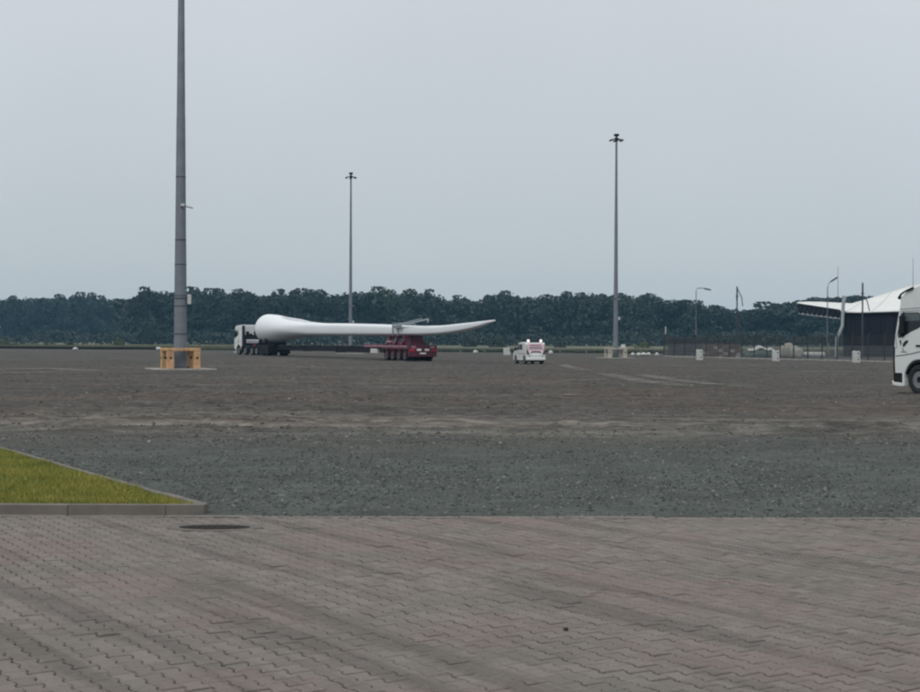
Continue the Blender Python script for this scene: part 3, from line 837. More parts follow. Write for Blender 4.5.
# ------------------------------------------------------------------ light masts
def mast(px, py, H, r0, r1, label, cut=None, slab=3.5, detail=False):
    p = G(px, py)
    t = thing('light_mast', label, 'light mast', (p.x, p.y, 0), R(13 + 11.3) if detail else R(20))
    rad = lambda z: r0 + (r1 - r0) * z / H
    MB().box(-slab / 2, slab / 2, -slab / 2, slab / 2, -.05, .07).build('foundation', concrete, t, .02)
    MB().tube([(0, 0, .07), (0, 0, .11)], [r0 * 1.55, r0 * 1.55], 16).build('base_flange', zinc, t)
    for k in range(8):
        a = k * math.pi / 4
        MB().tube([(r0 * 1.3 * math.cos(a), r0 * 1.3 * math.sin(a), .11), (r0 * 1.3 * math.cos(a), r0 * 1.3 * math.sin(a), .2)], .03, 6).build('anchor_bolt', zinc_dark, t)
    joints = [.11, 7.2, 14.6, H] if detail else [.11, H * .33, H * .66, H]
    for k, (a, b) in enumerate(zip(joints[:-1], joints[1:])):
        s = 1.0 + .02 * (2 - k)
        MB().tube([(0, 0, a), (0, 0, b + (.25 if k < 2 else 0))], [rad(a) * s, rad(b) * s], 12).build('shaft', zinc, t)
    if detail:
        for z, h in ((2.06, .07), (3.70, .06), (4.14, .09), (4.33, .05), (6.15, .06), (7.6, .06), (11.3, .05)):
            MB().tube([(0, 0, z), (0, 0, z + h)], [rad(z) * 1.075] * 2, 12).build('band', zinc_dark, t)
        MB().box(-.12, .12, -rad(1.2) - .02, -rad(1.2) + .04, .8, 1.7).build('door', zinc, t, .01)
        m = MB(); m.box(.36, .58, -.28, -.08, 3.85, 4.42); m.build('junction_box', old_white, t, .02)
        lb = MB(); lb.bar((rad(9.6) * .6, -.2, 9.62), (rad(9.6) + .35, -.3, 9.5), .05); lb.bar((0, -rad(9.6) - .06, 9.55), (0, -rad(9.6) + .1, 9.55), .06)
        lb.build('camera_bracket', dark_steel, t)
        m = MB(); m.box(-.09, .09, -rad(9.6) - .34, -rad(9.6) - .04, 9.56, 9.72); m.build('camera_housing', old_white, t, .02)
    else:
        MB().box(rad(4) - .02, rad(4) + .22, -.16, .08, 3.9, 4.2).build('junction_box', old_white, t, .02)
        lb = MB(); lb.bar((-.1, -rad(6) - .02, 6), (.45, -rad(6) - .1, 6.05), .06); lb.build('camera_bracket', grey_steel, t)
        MB().tube([(0, 0, 6), (0, 0, 6.12)], [rad(6) * 1.2] * 2, 12).build('band', zinc_dark, t)
    return t, p
def mast_head(t, H, flip=0, k_=.8):
    MB().tube([(0, 0, H - .3), (0, 0, H + .05)], [.16, .2], 12).build('head_hub', dark_steel, t)
    MB().box(-.22, .22, -.18, .18, H + .22, H + .46).build('winch_box', dark_steel, t, .03)
    MB().tube([(0, 0, H), (0, 0, H + .25)], .1, 8).build('head_post', dark_steel, t)
    for k, a in enumerate((0, 60, 120, 180, 240, 300)):
        c, s = math.cos(R(a + 20)), math.sin(R(a + 20))
        m = MB(); m.bar((c * .2, s * .2, H - .05), (c * .60, s * .60, H - .13), .06); m.build('arm', dark_steel, t)
        f = MB(); q = Matrix.Rotation(R(a + 20), 3, 'Z') @ Matrix.Rotation(R(18), 3, 'Y')
        f.box(-.05, .19, -.15, .15, -.055, .055, q, (c * .56, s * .56, H - .16)); fl = f.build('floodlight', dark_steel, t, .02)
        g = MB(); g.box(-.03, .17, -.13, .13, -.07, -.056, q, (c * .56, s * .56, H - .16)); g.build('lens', M('lamp_glass', (.35, .37, .38), .15), fl)
m1, b1 = mast(180.3, 369.6, 24.5, .385, .17, 'thick grey tapered light mast with dark bands inside the orange guard', detail=True)
mast_head(m1, 24.5)
m2, b2 = mast(615.6, 358.2, 22.4, .25, .10, 'slim grey light mast rising from the cream guard right of the white van', slab=3.0)
mast_head(m2, 22.4)
m3, b3 = mast(350.4, 353.9, 22.4, .25, .10, 'slim grey light mast standing behind the turbine blade', slab=3.0)
mast_head(m3, 22.4)

def crash_guard(p, rz, mat, label, h=1.2):
    t = thing('crash_guard', label, 'crash guard', (p.x, p.y, .07), rz)
    a = .775
    for sx in (-1, 1):
        for sy in (-1, 1):
            w = MB().box(sx * a - .19, sx * a + .19, sy * a - .19, sy * a + .19, 0.003, h - .172).build('post', mat, t, .02)
            m = MB()
            zc = h * .52
            m.tube([(sx * a, -.196 + sy * a, zc), (sx * a, -.188 + sy * a, zc)], .075, 10)
            m.build('bolt_hole', dark_hole, w)
            m = MB(); m.tube([(sx * (a + .196), sy * a, zc), (sx * (a + .188), sy * a, zc)], .075, 10); m.build('bolt_hole', dark_hole, w)
    for s in (-1, 1):
        for (x0, x1) in ((-.99, -.02), (.02, .99)):
            MB().box(x0, x1, s * a - .2, s * a + .2, h - .17, h).build('rail', mat, t, .02)
        MB().box(s * a - .2, s * a + .2, -a + .205, a - .205, h - .168, h - .004).build('rail', mat, t, .02)
        MB().box(-.02, .02, s * a - .15, s * a + .15, h - .15, h - .02).build('joint_plate', dark_hole, t)
    return t
crash_guard(b1, R(13 + 11.3), orange_paint, 'faded orange crash guard of posts and rails round the thick mast')
crash_guard(b2, R(13 - 6), cream_paint, 'faded cream crash guard of posts and rails round the slim mast right of the van', 1.0)
q = G(623.8, 358.6)
t = thing('post_box', 'small white cabinet on a thin post beside the right mast', 'cabinet', (q.x, q.y + .6, 0))
MB().tube([(0, 0, 0), (0, 0, 1.15)], .03, 8).build('post', grey_steel, t)
MB().box(-.21, .21, -.12, .12, 1.1, 1.42).build('cabinet', white_paint, t, .02)
MB().box(-.24, .24, -.15, .15, 1.423, 1.45).build('lid', old_white, t)
# ------------------------------------------------------------------ vehicles
def wheel(parent, x, y, z, r, w, out, rimmat, name='wheel'):
    """tyre lathed round the y axis; out = +1/-1, the side that faces outwards"""
    prof = [(r * .56, -w / 2 * .86), (r * .70, -w / 2), (r * .90, -w / 2 * .97), (r * .985, -w / 2 * .80), (r, -w / 2 * .45),
            (r, w / 2 * .45), (r * .985, w / 2 * .80), (r * .90, w / 2 * .97), (r * .70, w / 2), (r * .56, w / 2 * .86)]
    n = 28
    rings = []
    for i in range(n):
        a = 2 * math.pi * i / n
        rings.append([(math.cos(a) * q, yy, math.sin(a) * q) for q, yy in prof])
    m = MB(); k = len(prof)
    vs = [p for g in rings for p in g]
    fs = [(i * k + j, ((i + 1) % n) * k + j, ((i + 1) % n) * k + (j + 1) % k, i * k + (j + 1) % k) for i in range(n) for j in range(k)]
    m.add(vs, fs, True)
    o = m.build(name, black_rubber, parent); o.location = (x, y, z)
    rm = MB()
    rp = [(r * .585, .40), (r * .55, .43), (r * .50, .30), (r * .42, .16), (r * .30, .12), (r * .22, .26), (r * .17, .42), (r * .05, .43)]
    rings = [[(math.cos(2 * math.pi * i / 24) * q, out * yy * w, math.sin(2 * math.pi * i / 24) * q) for i in range(24)] for q, yy in rp]
    rm.loft(rings, cap=True)
    rim = rm.build('rim', rimmat, o)
    for i in range(10):
        a = 2 * math.pi * i / 10
        c, s = math.cos(a) * r * .36, math.sin(a) * r * .36
        rm2 = MB(); rm2.tube([(c, out * w * .13, s), (c, out * w * .24, s)], r * .028, 6)
        if i == 0: nut = rm2
        else: nut.add(rm2.v, rm2.f)
    nut.build('wheel_nuts', grey_steel, o)
    hm = MB()
    for i in range(8):
        a = 2 * math.pi * (i + .5) / 8; c, s = math.cos(a) * r * .46, math.sin(a) * r * .46
        hm.tube([(c, out * w * .10, s), (c, out * w * (.29 - .06), s)], r * .062, 8)
    hm.build('hand_hole', dark_hole, o)
    hm = MB(); hm.tube([(0, out * w * .3, 0), (0, out * w * .445, 0)], [r * .34, r * .15], 16); hm.build('hub', dark_steel, o)
    return o
def arch(cx, cz, r, a0, a1, n=10):
    return [(cx + r * math.cos(R(a0 + (a1 - a0) * i / n)), cz + r * math.sin(R(a0 + (a1 - a0) * i / n))) for i in range(n + 1)]

def tractor(name, label, cat, loc, rz, axles, length, stork=False, deflector=True, back='plain'):
    """cab-over tractor unit; local x forward (front at x=0), y left, z up"""
    t = thing(name, label, cat, loc, rz)
    ax0 = axles[0]
    ar = arch(ax0, .52, .66, 22, 172)
    lower = [(-.06, .62)] + [(-.02, .80), (0, 1.15), (-.03, 1.62), (-.07, 2.0), (-.24, 2.80), (-.30, 3.02)]
    upper = [(-.33, 3.30), (-.62, 3.54), (-1.15, 3.70), (-2.30, 3.80), (-2.38, 3.70)] if deflector else [(-.32, 3.16), (-.7, 3.36), (-2.3, 3.44), (-2.36, 3.38)]
    poly = lower + upper + [(-2.36, .98), (ax0 - .70, .98)] + ar[::-1] + [(ax0 + .68, .62)]
    body = MB().prism(poly, -1.235, 1.235).build('cab', white_paint, t, .06)
    # roof-side step between the door height and the high roof
    for s in (1, -1):
        y0 = s * 1.235
        MB().prism([(-.34, 2.90), (-2.3, 2.97), (-2.3, 2.99), (-.34, 2.92)], min(y0 - .004 * s, y0 + .004 * s), max(y0 - .004 * s, y0 + .004 * s)).build('roof_seam', zinc_dark, t)
        win = [(-.22, 2.12), (-.36, 2.74), (-.46, 2.80), (-1.20, 2.80), (-1.27, 2.74), (-1.30, 2.32), (-1.18, 2.25), (-.85, 2.14), (-.5, 1.98), (-.24, 1.92)]
        g = MB().prism(win, y0 - .006, y0 + .006).build('side_window', glass_dark, t)
        MB().prism([(-.42, 2.50), (-.44, 2.74), (-.47, 2.77), (-1.18, 2.77), (-1.23, 2.72), (-1.25, 2.52)], y0 + s * .007 - .002, y0 + s * .007 + .002).build('painted_reflection', M('window_reflection', (.075, .095, .10), .2), g)  # paler upper glass: a reflection put into the colour
        d = MB()                       # door outline
        pts = [(-.17, 1.55), (-.12, 1.95), (-.20, 2.06), (-.38, 2.84), (-1.33, 2.86), (-1.36, 1.15), (ax0 + .1 if ax0 < -1.2 else -1.25, 1.22)]
        for a, b in zip(pts[:-1], pts[1:]): d.bar((a[0], y0 + s * .001, a[1]), (b[0], y0 + s * .001, b[1]), .014)
        d.build('door_seam', zinc_dark, t)
        d = MB(); d.bar((-.12, y0 + s * .001, 1.30), (-.7, y0 + s * .001, 1.36), .022); d.bar((-.7, y0 + s * .001, 1.36), (-2.3, y0 + s * .001, 1.64), .022); d.build('panel_groove', zinc_dark, t)
        MB().box(-1.28, -1.08, y0 - .025, y0 + .025, 1.62, 1.69).build('door_handle', black_plastic, t, .01)
        mi = MB(); mi.box(-.60, -.40, y0 + s * .09 - .06, y0 + s * .09 + .06, 2.06, 2.70); mm = mi.build('mirror', black_plastic, t, .04)
        mb = MB(); mb.bar((-.50, y0, 2.80), (-.48, y0 + s * .09, 2.70), .05); mb.bar((-.46, y0, 1.96), (-.46, y0 + s * .09, 2.07), .05); mb.build('mirror_arm', black_plastic, t)
        # bumper corner, lamp, steps
        MB().prism([(.0, .29), (.055, .40), (.03, .45), (-.06, .40), (-.54, .37), (-.54, .27), (-.3, .26)], s * .80 if s > 0 else -1.25, 1.25 if s > 0 else -.80).build('bumper_corner', white_paint, t, .015)
        MB().box(-.44, -.02, min(s * .80, s * 1.238), max(s * .80, s * 1.238), .40, .72).build('bumper_recess', dark_hole, t)
        MB().box(-.54, -.442, min(s * 1.05, s * 1.246), max(s * 1.05, s * 1.246), .372, .70).build('bumper_corner', white_paint, t, .01)
        MB().box(-.04, .03, min(s * .80, s * 1.2), max(s * .80, s * 1.2), .66, .92).build('headlight', M('lamp_glass', (.35, .37, .38), .15), t, .03)
        m = MB(); m.prism([(-.055, .62), (-.02, .80), (0, 1.15), (-.03, 1.62), (-.09, 1.62), (-.07, 1.15), (-.10, .66)], y0 - .012, y0 + .012)
        m.build('corner_vane', black_plastic, t)
        mud = MB(); aa = arch(ax0, .52, .64, 15, 172)
        bb = arch(ax0, .52, .585, 172, 15)
        mud.prism(aa + bb, min(s * .72, s * 1.22), max(s * .72, s * 1.22)); mud.build('wheel_arch', black_plastic, t)
        # cab-side fairing, tank, steps behind the wheel
        if length >= 7:
            MB().box(-3.15, -2.40, min(s * 1.18, s * 1.25), max(s * 1.18, s * 1.25), 1.0, 3.36).build('side_deflector', black_plastic, t, .02)
        else:
            MB().box(-3.6, -2.42, min(s * 1.20, s * 1.24), max(s * 1.20, s * 1.24), .98, 3.5).build('side_deflector', white_paint, t, .02)
        if abs(axles[1] - axles[0]) > 2.4:
            MB().box(-3.5, -2.35, min(s * .72, s * 1.2), max(s * .72, s * 1.2), .38, .95).build('fuel_tank', chrome, t, .1)
        MB().box(-2.32, ax0 - .72, min(s * .8, s * 1.2), max(s * .8, s * 1.2), .36, .96).build('step_well', black_plastic, t, .03)
        for xx, zz in ((-.34, 3.36), (-1.0, 3.64)) if deflector else (): pass
    if stork:                             # the stork emblem on the left door
        y0 = 1.2365
        black = M('emblem_black', (.01, .01, .01), .5); grey = M('emblem_grey', (.28, .29, .28), .5)
        def flat(poly, mat):
            m = MB(); m.prism(poly, y0, y0 + .002); m.build('stork_emblem', mat, t)
        ex, ez = -.42, 1.73
        flat([(ex + .14, ez + .10), (ex + .06, ez + .12), (ex + .03, ez + .03), (ex + .05, ez - .10), (ex + .09, ez - .02)], black)
        flat([(ex - .04, ez - .12), (ex - .02, ez - .02), (ex - .12, ez + .08), (ex - .26, ez + .13), (ex - .30, ez + .06), (ex - .22, ez - .01), (ex - .12, ez - .10)], black)
        flat([(ex + .02, ez - .16), (ex - .03, ez - .12), (ex - .10, ez - .24), (ex - .25, ez - .29), (ex - .25, ez - .32), (ex + .08, ez - .31), (ex + .08, ez - .28), (ex - .02, ez - .25)], grey)
    if deflector:                         # dark sun-visor / roof lamp bar
        vb = MB()
        for s in (1, -1):
            vb.tube([(-.22, s * 1.20, 3.30), (-.36, s * 1.25, 3.42), (-.60, s * 1.27, 3.53), (-.95, s * 1.27, 3.63)], [.05, .035, .03, .045], 8)
        vb.tube([(-.22, -1.20, 3.30), (-.16, 0, 3.34), (-.22, 1.20, 3.30)], .045, 8)
        vb.build('roof_lamp_bar', black_plastic, t)
        for yy in (-.7, -.3, .3, .7): MB().tube([(-.14, yy, 3.34), (-.07, yy, 3.34)], .08, 10).build('roof_lamp', chrome, t)
        for s in (1, -1): MB().tube([(-1.25, s * 1.05, 3.70), (-1.25, s * 1.05, 4.6)], .012, 6).build('aerial', black_plastic, t)
        MB().box(-1.45, -1.25, .95, 1.12, 3.72, 3.88).build('roof_beacon', amber, t, .03)
    ws = [(-.075, 2.04), (-.24, 2.78), (-.235, 2.80), (-.07, 2.05)]
    MB().add([(-.062, -1.1, 2.06), (-.062, 1.1, 2.06), (-.228, 1.08, 2.80), (-.228, -1.08, 2.80), (-.08, -1.1, 2.06), (-.08, 1.1, 2.06), (-.25, 1.08, 2.80), (-.25, -1.08, 2.80)],
             [(0, 1, 2, 3), (4, 5, 6, 7), (0, 1, 5, 4), (2, 3, 7, 6), (1, 2, 6, 5), (0, 3, 7, 4)]).build('windscreen', glass_dark, t)
    gr = MB().box(-.03, .012, -.85, .85, 1.0, 1.85).build('grille', black_plastic, t, .02)
    for k in range(6): MB().box(.012, .024, -.8, .8, 1.06 + k * .13, 1.12 + k * .13).build('grille_slat', grey_steel, gr)
    MB().box(-.06, .05, -.8, .8, .30, .64).build('bumper', white_paint, t, .04)
    # rear wall of the cab, chassis, fifth wheel
    m = MB()
    for s in (1, -1): m.box(-length, -.7, s * .44 - .05, s * .44 + .05, .70, .98)
    for x in (-2.6, -4.0, -5.2, -length + .05): 
        if -x <= length: m.box(x - .05, x + .05, -.39, .39, .74, .94)
    m.build('chassis', dark_steel, t)
    m = MB(); m.loft([[(q * math.cos(2 * math.pi * i / 24) + axles[-1] + .6, q * math.sin(2 * math.pi * i / 24), z) for i in range(24)] for q, z in ((.42, 1.05), (.48, 1.09), (.48, 1.15), (.2, 1.17))], sm=False)
    m.build('fifth_wheel', dark_steel, t)
    MB().box(axles[-1] + .1, axles[-1] + 1.1, -.40, .40, .985, 1.05).build('fifth_wheel_plate', dark_steel, t)
    if back == 'rig': MB().box(-2.43, -2.372, -1.18, 1.18, 1.0, 2.3).build('rear_wall_guard', black_plastic, t)
    m = MB(); m.tube([(-2.62, -.85, .9), (-2.62, -.85, 3.1)], .09, 10); m.build('exhaust_stack', chrome if back == 'plain' else black_plastic, t)
    m = MB()
    for k in range(3): m.tube([(-2.38, .2 * k - .2, 2.0 - .1 * k), (-2.62, .2 * k - .2, 1.55), (-2.95, .1 * k - .1, 1.5), (-3.2, .1 * k - .1, 1.1)], .025, 6)
    m.build('air_hose', M('red_hose', (.3, .03, .03), .5), t)
    MB().box(-2.72, -2.40, -.95, .95, 1.02, 1.28).build('air_tank_shelf', black_plastic, t, .02)
    if back == 'rig':
        MB().box(-3.15, -2.75, -1.0, 1.0, 1.30, 1.78).build('rear_tank', chrome, t, .08)
        MB().box(-2.78, -2.42, -1.05, 1.05, 1.80, 2.1).build('tool_shelf', black_plastic, t, .03)
        for yy, zz in ((.55, 2.5), (.15, 2.25), (-.4, 2.55)): MB().box(-2.50, -2.37, yy - .16, yy + .16, zz - .2, zz + .2).build('lamp_cluster', black_plastic, t, .03)
    for k, x in enumerate(axles):
        for s in (1, -1):
            wheel(t, x, s * (1.06 if k == 0 else 1.02), .51, .51, .33 if k == 0 else .42, s, rim_metal)
            if k:
                MB().prism(arch(x, .51, .60, 20, 160) + arch(x, .51, .57, 160, 20), min(s * .78, s * 1.24), max(s * .78, s * 1.24)).build('mudguard', black_plastic, t)
        m = MB(); m.tube([(x, -.95, .51), (x, .95, .51)], .07, 8); m.build('axle', dark_steel, t)
    for s in (1, -1): MB().box(-length - .06, -length, s * .75 - .2, s * .75 + .2, .78, .92).build('tail_lamp', tail_red, t, .01)
    MB().box(-length + .02, -length + .08, -1.0, 1.0, .60, .76).build('rear_bumper', black_plastic, t)
    return t
# right-hand tractor: set by its front left wheel
wf = G(918.4, 394.6)
hd = Vector((-math.sin(R(26)), math.cos(R(26)), 0)); nl = Vector((-math.cos(R(26)), -math.sin(R(26)), 0))
org = wf + hd * 1.18 - nl * 1.22
tractor('truck', 'white high roof truck at the right border with stork emblem on its door', 'truck', (org.x, org.y, 0), R(90 + 26), (-1.18, -4.9), 6.1, stork=True)
# far tractor coupled to the blade trailer
FT = Vector((-25.05, 162.4, 0)); FA = 31
tractor('truck', 'white truck with bare rear deck coupled under the root of the turbine blade', 'truck', FT, R(90 + FA), (-1.35, -3.25, -5.15, -6.5), 7.7, deflector=False, back='rig')

# ---- blade trailer: line from under the blade root to the red rear bogie
ROOT_PX, ROOT_Y = 269.0, 156.0
ROOT = P(ROOT_PX, 329, ROOT_Y)
TIP = P(494, 320.4, 104.7)
DIR = Vector((TIP.x - ROOT.x, TIP.y - ROOT.y, 0)); BL = DIR.length; DIR.normalize()
HANG = math.atan2(-DIR.y, -DIR.x)        # heading of the convoy: from tip to root
def line_at_px(px):                       # distance along the blade seen at a pixel column
    k = (px - 460) / F - 0.0; 
    r_ = ray(px, 340); k = r_.x / r_.y
    return (k * ROOT.y - ROOT.x) / (DIR.x - k * DIR.y)
rear = ROOT + DIR * ((ROOT.y - 116.6) / -DIR.y)
TR = thing('blade_trailer', 'dark red long blade trailer with a stretched dark beam under the turbine blade', 'trailer', (rear.x - 0.15, rear.y, 0), HANG)
def tb(name, mat, parent=TR, bevel=.02, **k):
    m = MB(); m.box(k['x'][0], k['x'][1], k['y'][0], k['y'][1], k['z'][0], k['z'][1]); return m.build(name, mat, parent, bevel)
LB = BL * 0 + (ROOT - rear).length       # rear of trailer to the root
tb('rear_deck', red_paint, x=(0, 5.9), y=(-1.27, 1.27), z=(1.02, 1.34))
tb('front_deck', red_paint, x=(5.92, 10.2), y=(-1.27, 1.27), z=(1.10, 1.38))
for s in (1, -1):
    for k in range(6):
        tb('reflective_strip', pink_tape, bevel=0, x=(.3 + k * 1.65, 1.85 + k * 1.65), y=(s * 1.274 - .006, s * 1.274 + .006), z=(1.20, 1.31))
    tb('tool_box', old_white, x=(7.1, 8.7), y=(s * 1.2 - .2, s * 1.2 + .2) if s < 0 else (1.0, 1.25), z=(.62, 1.02))
    for k in range(4):
        x = .95 + 1.36 * k
        wheel(TR, x, s * 1.0, .48, .48, .46, s, red_rim)
        MB().prism(arch(x, .48, .57, 20, 160) + arch(x, .48, .54, 160, 20), min(s * .75, s * 1.26), max(s * .75, s * 1.26)).build('mudguard', red_paint, TR)
for k in range(4):
    m = MB(); m.tube([(.95 + 1.36 * k, -.9, .48), (.95 + 1.36 * k, .9, .48)], .09, 8); m.build('axle', red_paint, TR)
tb('chassis', red_paint, x=(.1, 10.0), y=(-.45, .45), z=(.66, 1.02))
# tail panel
tail = tb('tail_panel', red_paint, x=(-.14, -.01), y=(-1.27, 1.27), z=(.42, 1.36))
for s in (1, -1):
    tb('tail_lamp', tail_red, tail, .01, x=(-.19, -.14), y=(s * .98 - .24, s * .98 + .24), z=(.86, 1.02))
    tb('reversing_lamp', M('bright_lens', (.75, .72, .70), .2), tail, .01, x=(-.19, -.14), y=(s * .36 - .2, s * .36 + .2), z=(.88, 1.06))
    tb('hazard_plate', pink_tape, tail, .0, x=(-.165, -.14), y=(s * .85 - .2, s * .85 + .2), z=(1.1, 1.3))
tb('number_plate', plate_white, tail, .0, x=(-.165, -.14), y=(-.27, .27), z=(.62, .74))
tb('rear_bumper', red_paint, x=(-.20, -.08), y=(-1.2, 1.2), z=(.40, .56))
# cradle and hydraulic pack above the deck
for x, w in ((2.0, .35), (3.7, .35), (5.4, .35)):
    for s in (1, -1): MB().bar((x, s * 1.05, 1.345), (x, s * .62, 2.06), w, .22).build('cradle_arm', red_paint, TR, .02)
    tb('cradle_beam', red_paint, x=(x - .17, x + .17), y=(-.9, .9), z=(1.96, 2.16))
tb('slewing_ring', red_paint, x=(2.6, 4.9), y=(-.85, .85), z=(1.345, 1.62))
tb('hydraulic_pack', red_paint, x=(1.7, 2.5), y=(-.75, .4), z=(1.625, 2.05))
tb('hydraulic_tank', red_paint, x=(.5, 1.5), y=(-.6, .9), z=(1.345, 1.62))
tb('pump_cover', pink_tape, x=(4.2, 5.0), y=(.9, 1.15), z=(1.56, 1.72))
m = MB()
for s in (1, -1):
    for x in (.4, 1.5): m.bar((x, s * 1.2, 1.345), (x, s * 1.2, 1.85), .05)
    m.bar((.4, s * 1.2, 1.83), (1.5, s * 1.2, 1.83), .05)
m.build('hand_rail', red_paint, TR)
# strap pads and clamp over the blade
def blade_z(px): return None
for x in (3.7,):
    m = MB()
    for s in (1, -1): m.bar((x + .9, s * .78, 2.1), (x + .9, s * .80, 3.22), .08); m.bar((x - .3, s * .80, 2.1), (x - .3, s * .80, 3.17), .08)
    m.bar((x + .9, -.8, 3.22), (x + .9, .8, 3.22), .09); m.bar((x - .3, -.8, 3.17), (x - .3, .8, 3.17), .09)
    m.bar((x + .9, .8, 3.22), (x - .3, .8, 3.17), .08); m.bar((x + .9, -.8, 3.22), (x - .3, -.8, 3.17), .08)
    m.build('blade_clamp', M('grey_blue_steel', (.20, .235, .26), .5, .3), TR)
    tb('clamp_pad', M('grey_blue_steel', (.20, .235, .26), .5, .3), x=(x - 1.2, x + .5), y=(.82, .93), z=(2.80, 3.05))
    m = MB(); m.bar((x + .4, .84, 2.95), (x - 6.3, .62, 3.50), .13, .10); m.bar((x - .2, .84, 3.12), (x - 5.2, .70, 3.56), .06); m.bar((x - 6.25, .62, 3.52), (x - 6.3, .62, 3.25), .08)
    m.build('clamp_boom', M('pale_blue_steel', (.36, .41, .44), .5, .3), TR)
# telescopic beam
for k, (x0, x1, w, z0, z1) in enumerate(((10.22, 20, .42, .64, 1.20), (20.0, 30.0, .38, .67, 1.16), (30.0, LB - 4.25, .34, .70, 1.12))):
    tb('beam_section', dark_steel, x=(x0, x1), y=(-w, w), z=(z0, z1))
    tb('beam_top_rail', M('dull_grey_steel', (.13, .14, .15), .6), bevel=0, x=(x0 + .02, x1 - .02), y=(-.12, .12), z=(z1 + .003, z1 + .07))
    tb('beam_collar', dark_steel, x=(x1 - .5, x1 - .02), y=(-w - .06, w + .06), z=(z0 - .06, z1 - .003 + .0))
m = MB()
for k in range(14): 
    x = 11 + k * 1.9; m.tube([(x, .36, 1.2), (x + .6, .38, 1.12 + .05 * (k % 3)), (x + 1.3, .36, 1.22)], .04, 6)
m.build('air_line', black_plastic, TR)
# front support: neck over the truck and the low dark bogie under the root
tb('gooseneck', dark_steel, x=(LB - 4.6, LB + 1.2), y=(-.7, .7), z=(1.185, 1.42))
tb('front_bogie', dark_steel, x=(LB - 4.2, LB - .9), y=(-1.2, 1.2), z=(.40, 1.17))
for s in (1, -1):
    for k in range(2): wheel(TR, LB - 3.5 + 1.36 * k, s * 1.0, .45, .45, .4, s, rim_metal)
    tb('side_skirt', dark_steel, x=(LB - 4.25, LB - .85), y=(s * 1.24 - .02, s * 1.24 + .02), z=(.22, 1.15))
    MB().bar((LB - 2.6, s * 1.1, 1.30), (LB - 2.6, s * .9, 1.9), .4, .3).build('root_cradle', dark_steel, TR, .02)
    MB().bar((LB - .6, s * 1.1, 1.30), (LB - .6, s * .9, 1.9), .4, .3).build('root_cradle', dark_steel, TR, .02)
tb('root_cross_beam', dark_steel, x=(LB - 2.9, LB - .3), y=(-1.2, 1.2), z=(1.422, 1.5))

# ---- the blade
def blade():
    #       px,  top,   bottom, half width across (m)
    S = [(269, 314.2, 343.6, 1.62), (276, 314.8, 343.0, 1.62), (284, 316.6, 341.4, 1.62), (293, 318.9, 339.0, 1.60), (302, 320.8, 337.0, 1.50), (312, 322.6, 335.6, 1.35),
         (324, 323.5, 335.0, 1.20), (345, 323.7, 334.9, 1.05), (372, 324.3, 334.9, .95), (400, 325.4, 334.8, .85), (425, 326.2, 334.6, .72), (445, 325.9, 333.6, .60),
         (462, 324.0, 331.0, .48), (476, 322.3, 328.0, .36), (486, 320.9, 324.7, .26), (492, 320.0, 322.0, .15), (494.3, 319.8, 320.6, .05)]
    ang = math.atan2(DIR.y, DIR.x)
    t = thing('turbine_blade', 'huge white wind turbine blade lying along the red trailer with its root by the truck', 'turbine blade', (ROOT.x, ROOT.y, 0), ang)
    rings = []
    N = 40
    st = []
    for px, a, b, w in S:
        s = line_at_px(px); q = ROOT + DIR * s
        k = min(1, max(0, (px - 300) / 30)) * min(1, max(.2, (494 - px) / 30)); z1, z0 = P(px, a - .3 * k, q.y).z, P(px, b + .7 * k, q.y).z
        st.append((s, z1, z0, w))
    # finer stations along the blade
    ss = [st[0][0] + (st[-1][0] - st[0][0]) * (k / 70) ** 1.0 for k in range(71)]
    xs = np.array([q[0] for q in st])
    def itp(i, s):
        v = np.array([q[i] for q in st])
        w = 0.8
        return float(np.mean([np.interp(s + d, xs, v) for d in (-w, -w / 2, 0, w / 2, w)]))
    for s in ss:
        z1, z0, w = itp(1, s), itp(2, s), itp(3, s)
        zc, h = (z1 + z0) / 2, (z1 - z0) / 2
        e = 1.0
        e = 1.0 - .55 * float(np.clip((s - 8) / 9, 0, 1))      # round root, flatter sides outboard
        pw = lambda q: math.copysign(abs(q) ** e, q)
        rings.append([(s, pw(math.cos(2 * math.pi * i / N)) * w, zc + pw(math.sin(2 * math.pi * i / N)) * h) for i in range(N)])
    m = MB(); m.loft(rings, cap=False)
    b = len(m.v); m.v += [(ss[-1] + .03, 0, (st[-1][1] + st[-1][2]) / 2)]
    e = (len(rings) - 1) * N
    for i in range(N): m.f.append((e + i, e + (i + 1) % N, b)); m.smooth.append(True)
    m.build('shell', gel_coat, t)
    z1, z0, w = itp(1, ss[0]), itp(2, ss[0]), itp(3, ss[0]); zc, h = (z1 + z0) / 2, (z1 - z0) / 2
    m = MB(); m.loft([[(x, math.cos(2 * math.pi * i / N) * w * k, zc + math.sin(2 * math.pi * i / N) * h * k) for i in range(N)] for x, k in ((.02, .985), (-.12, .985), (-.12, .88), (.3, .86))], cap=True)
    m.build('root_ring', grey_steel, t)
    # grey cover ridge on the back of the root
    rr = []
    for px, a, w in ((286, 316.9, .2), (293, 318.2, .45), (302, 319.6, .5), (311, 321.7, .4), (316, 323.2, .15)):
        s = line_at_px(px); q = ROOT + DIR * s; z = P(px, a, q.y).z
        rr.append([(s, -.35 - w, z - .45), (s, -.35 - w * .5, z + .02), (s, -.35 + w * .5, z + .05), (s, -.35 + w, z - .45)])
    m = MB(); m.loft(rr); m.build('root_cover', M('pale_grey_cover', (.5, .52, .54), .6), t)
    return t
blade()

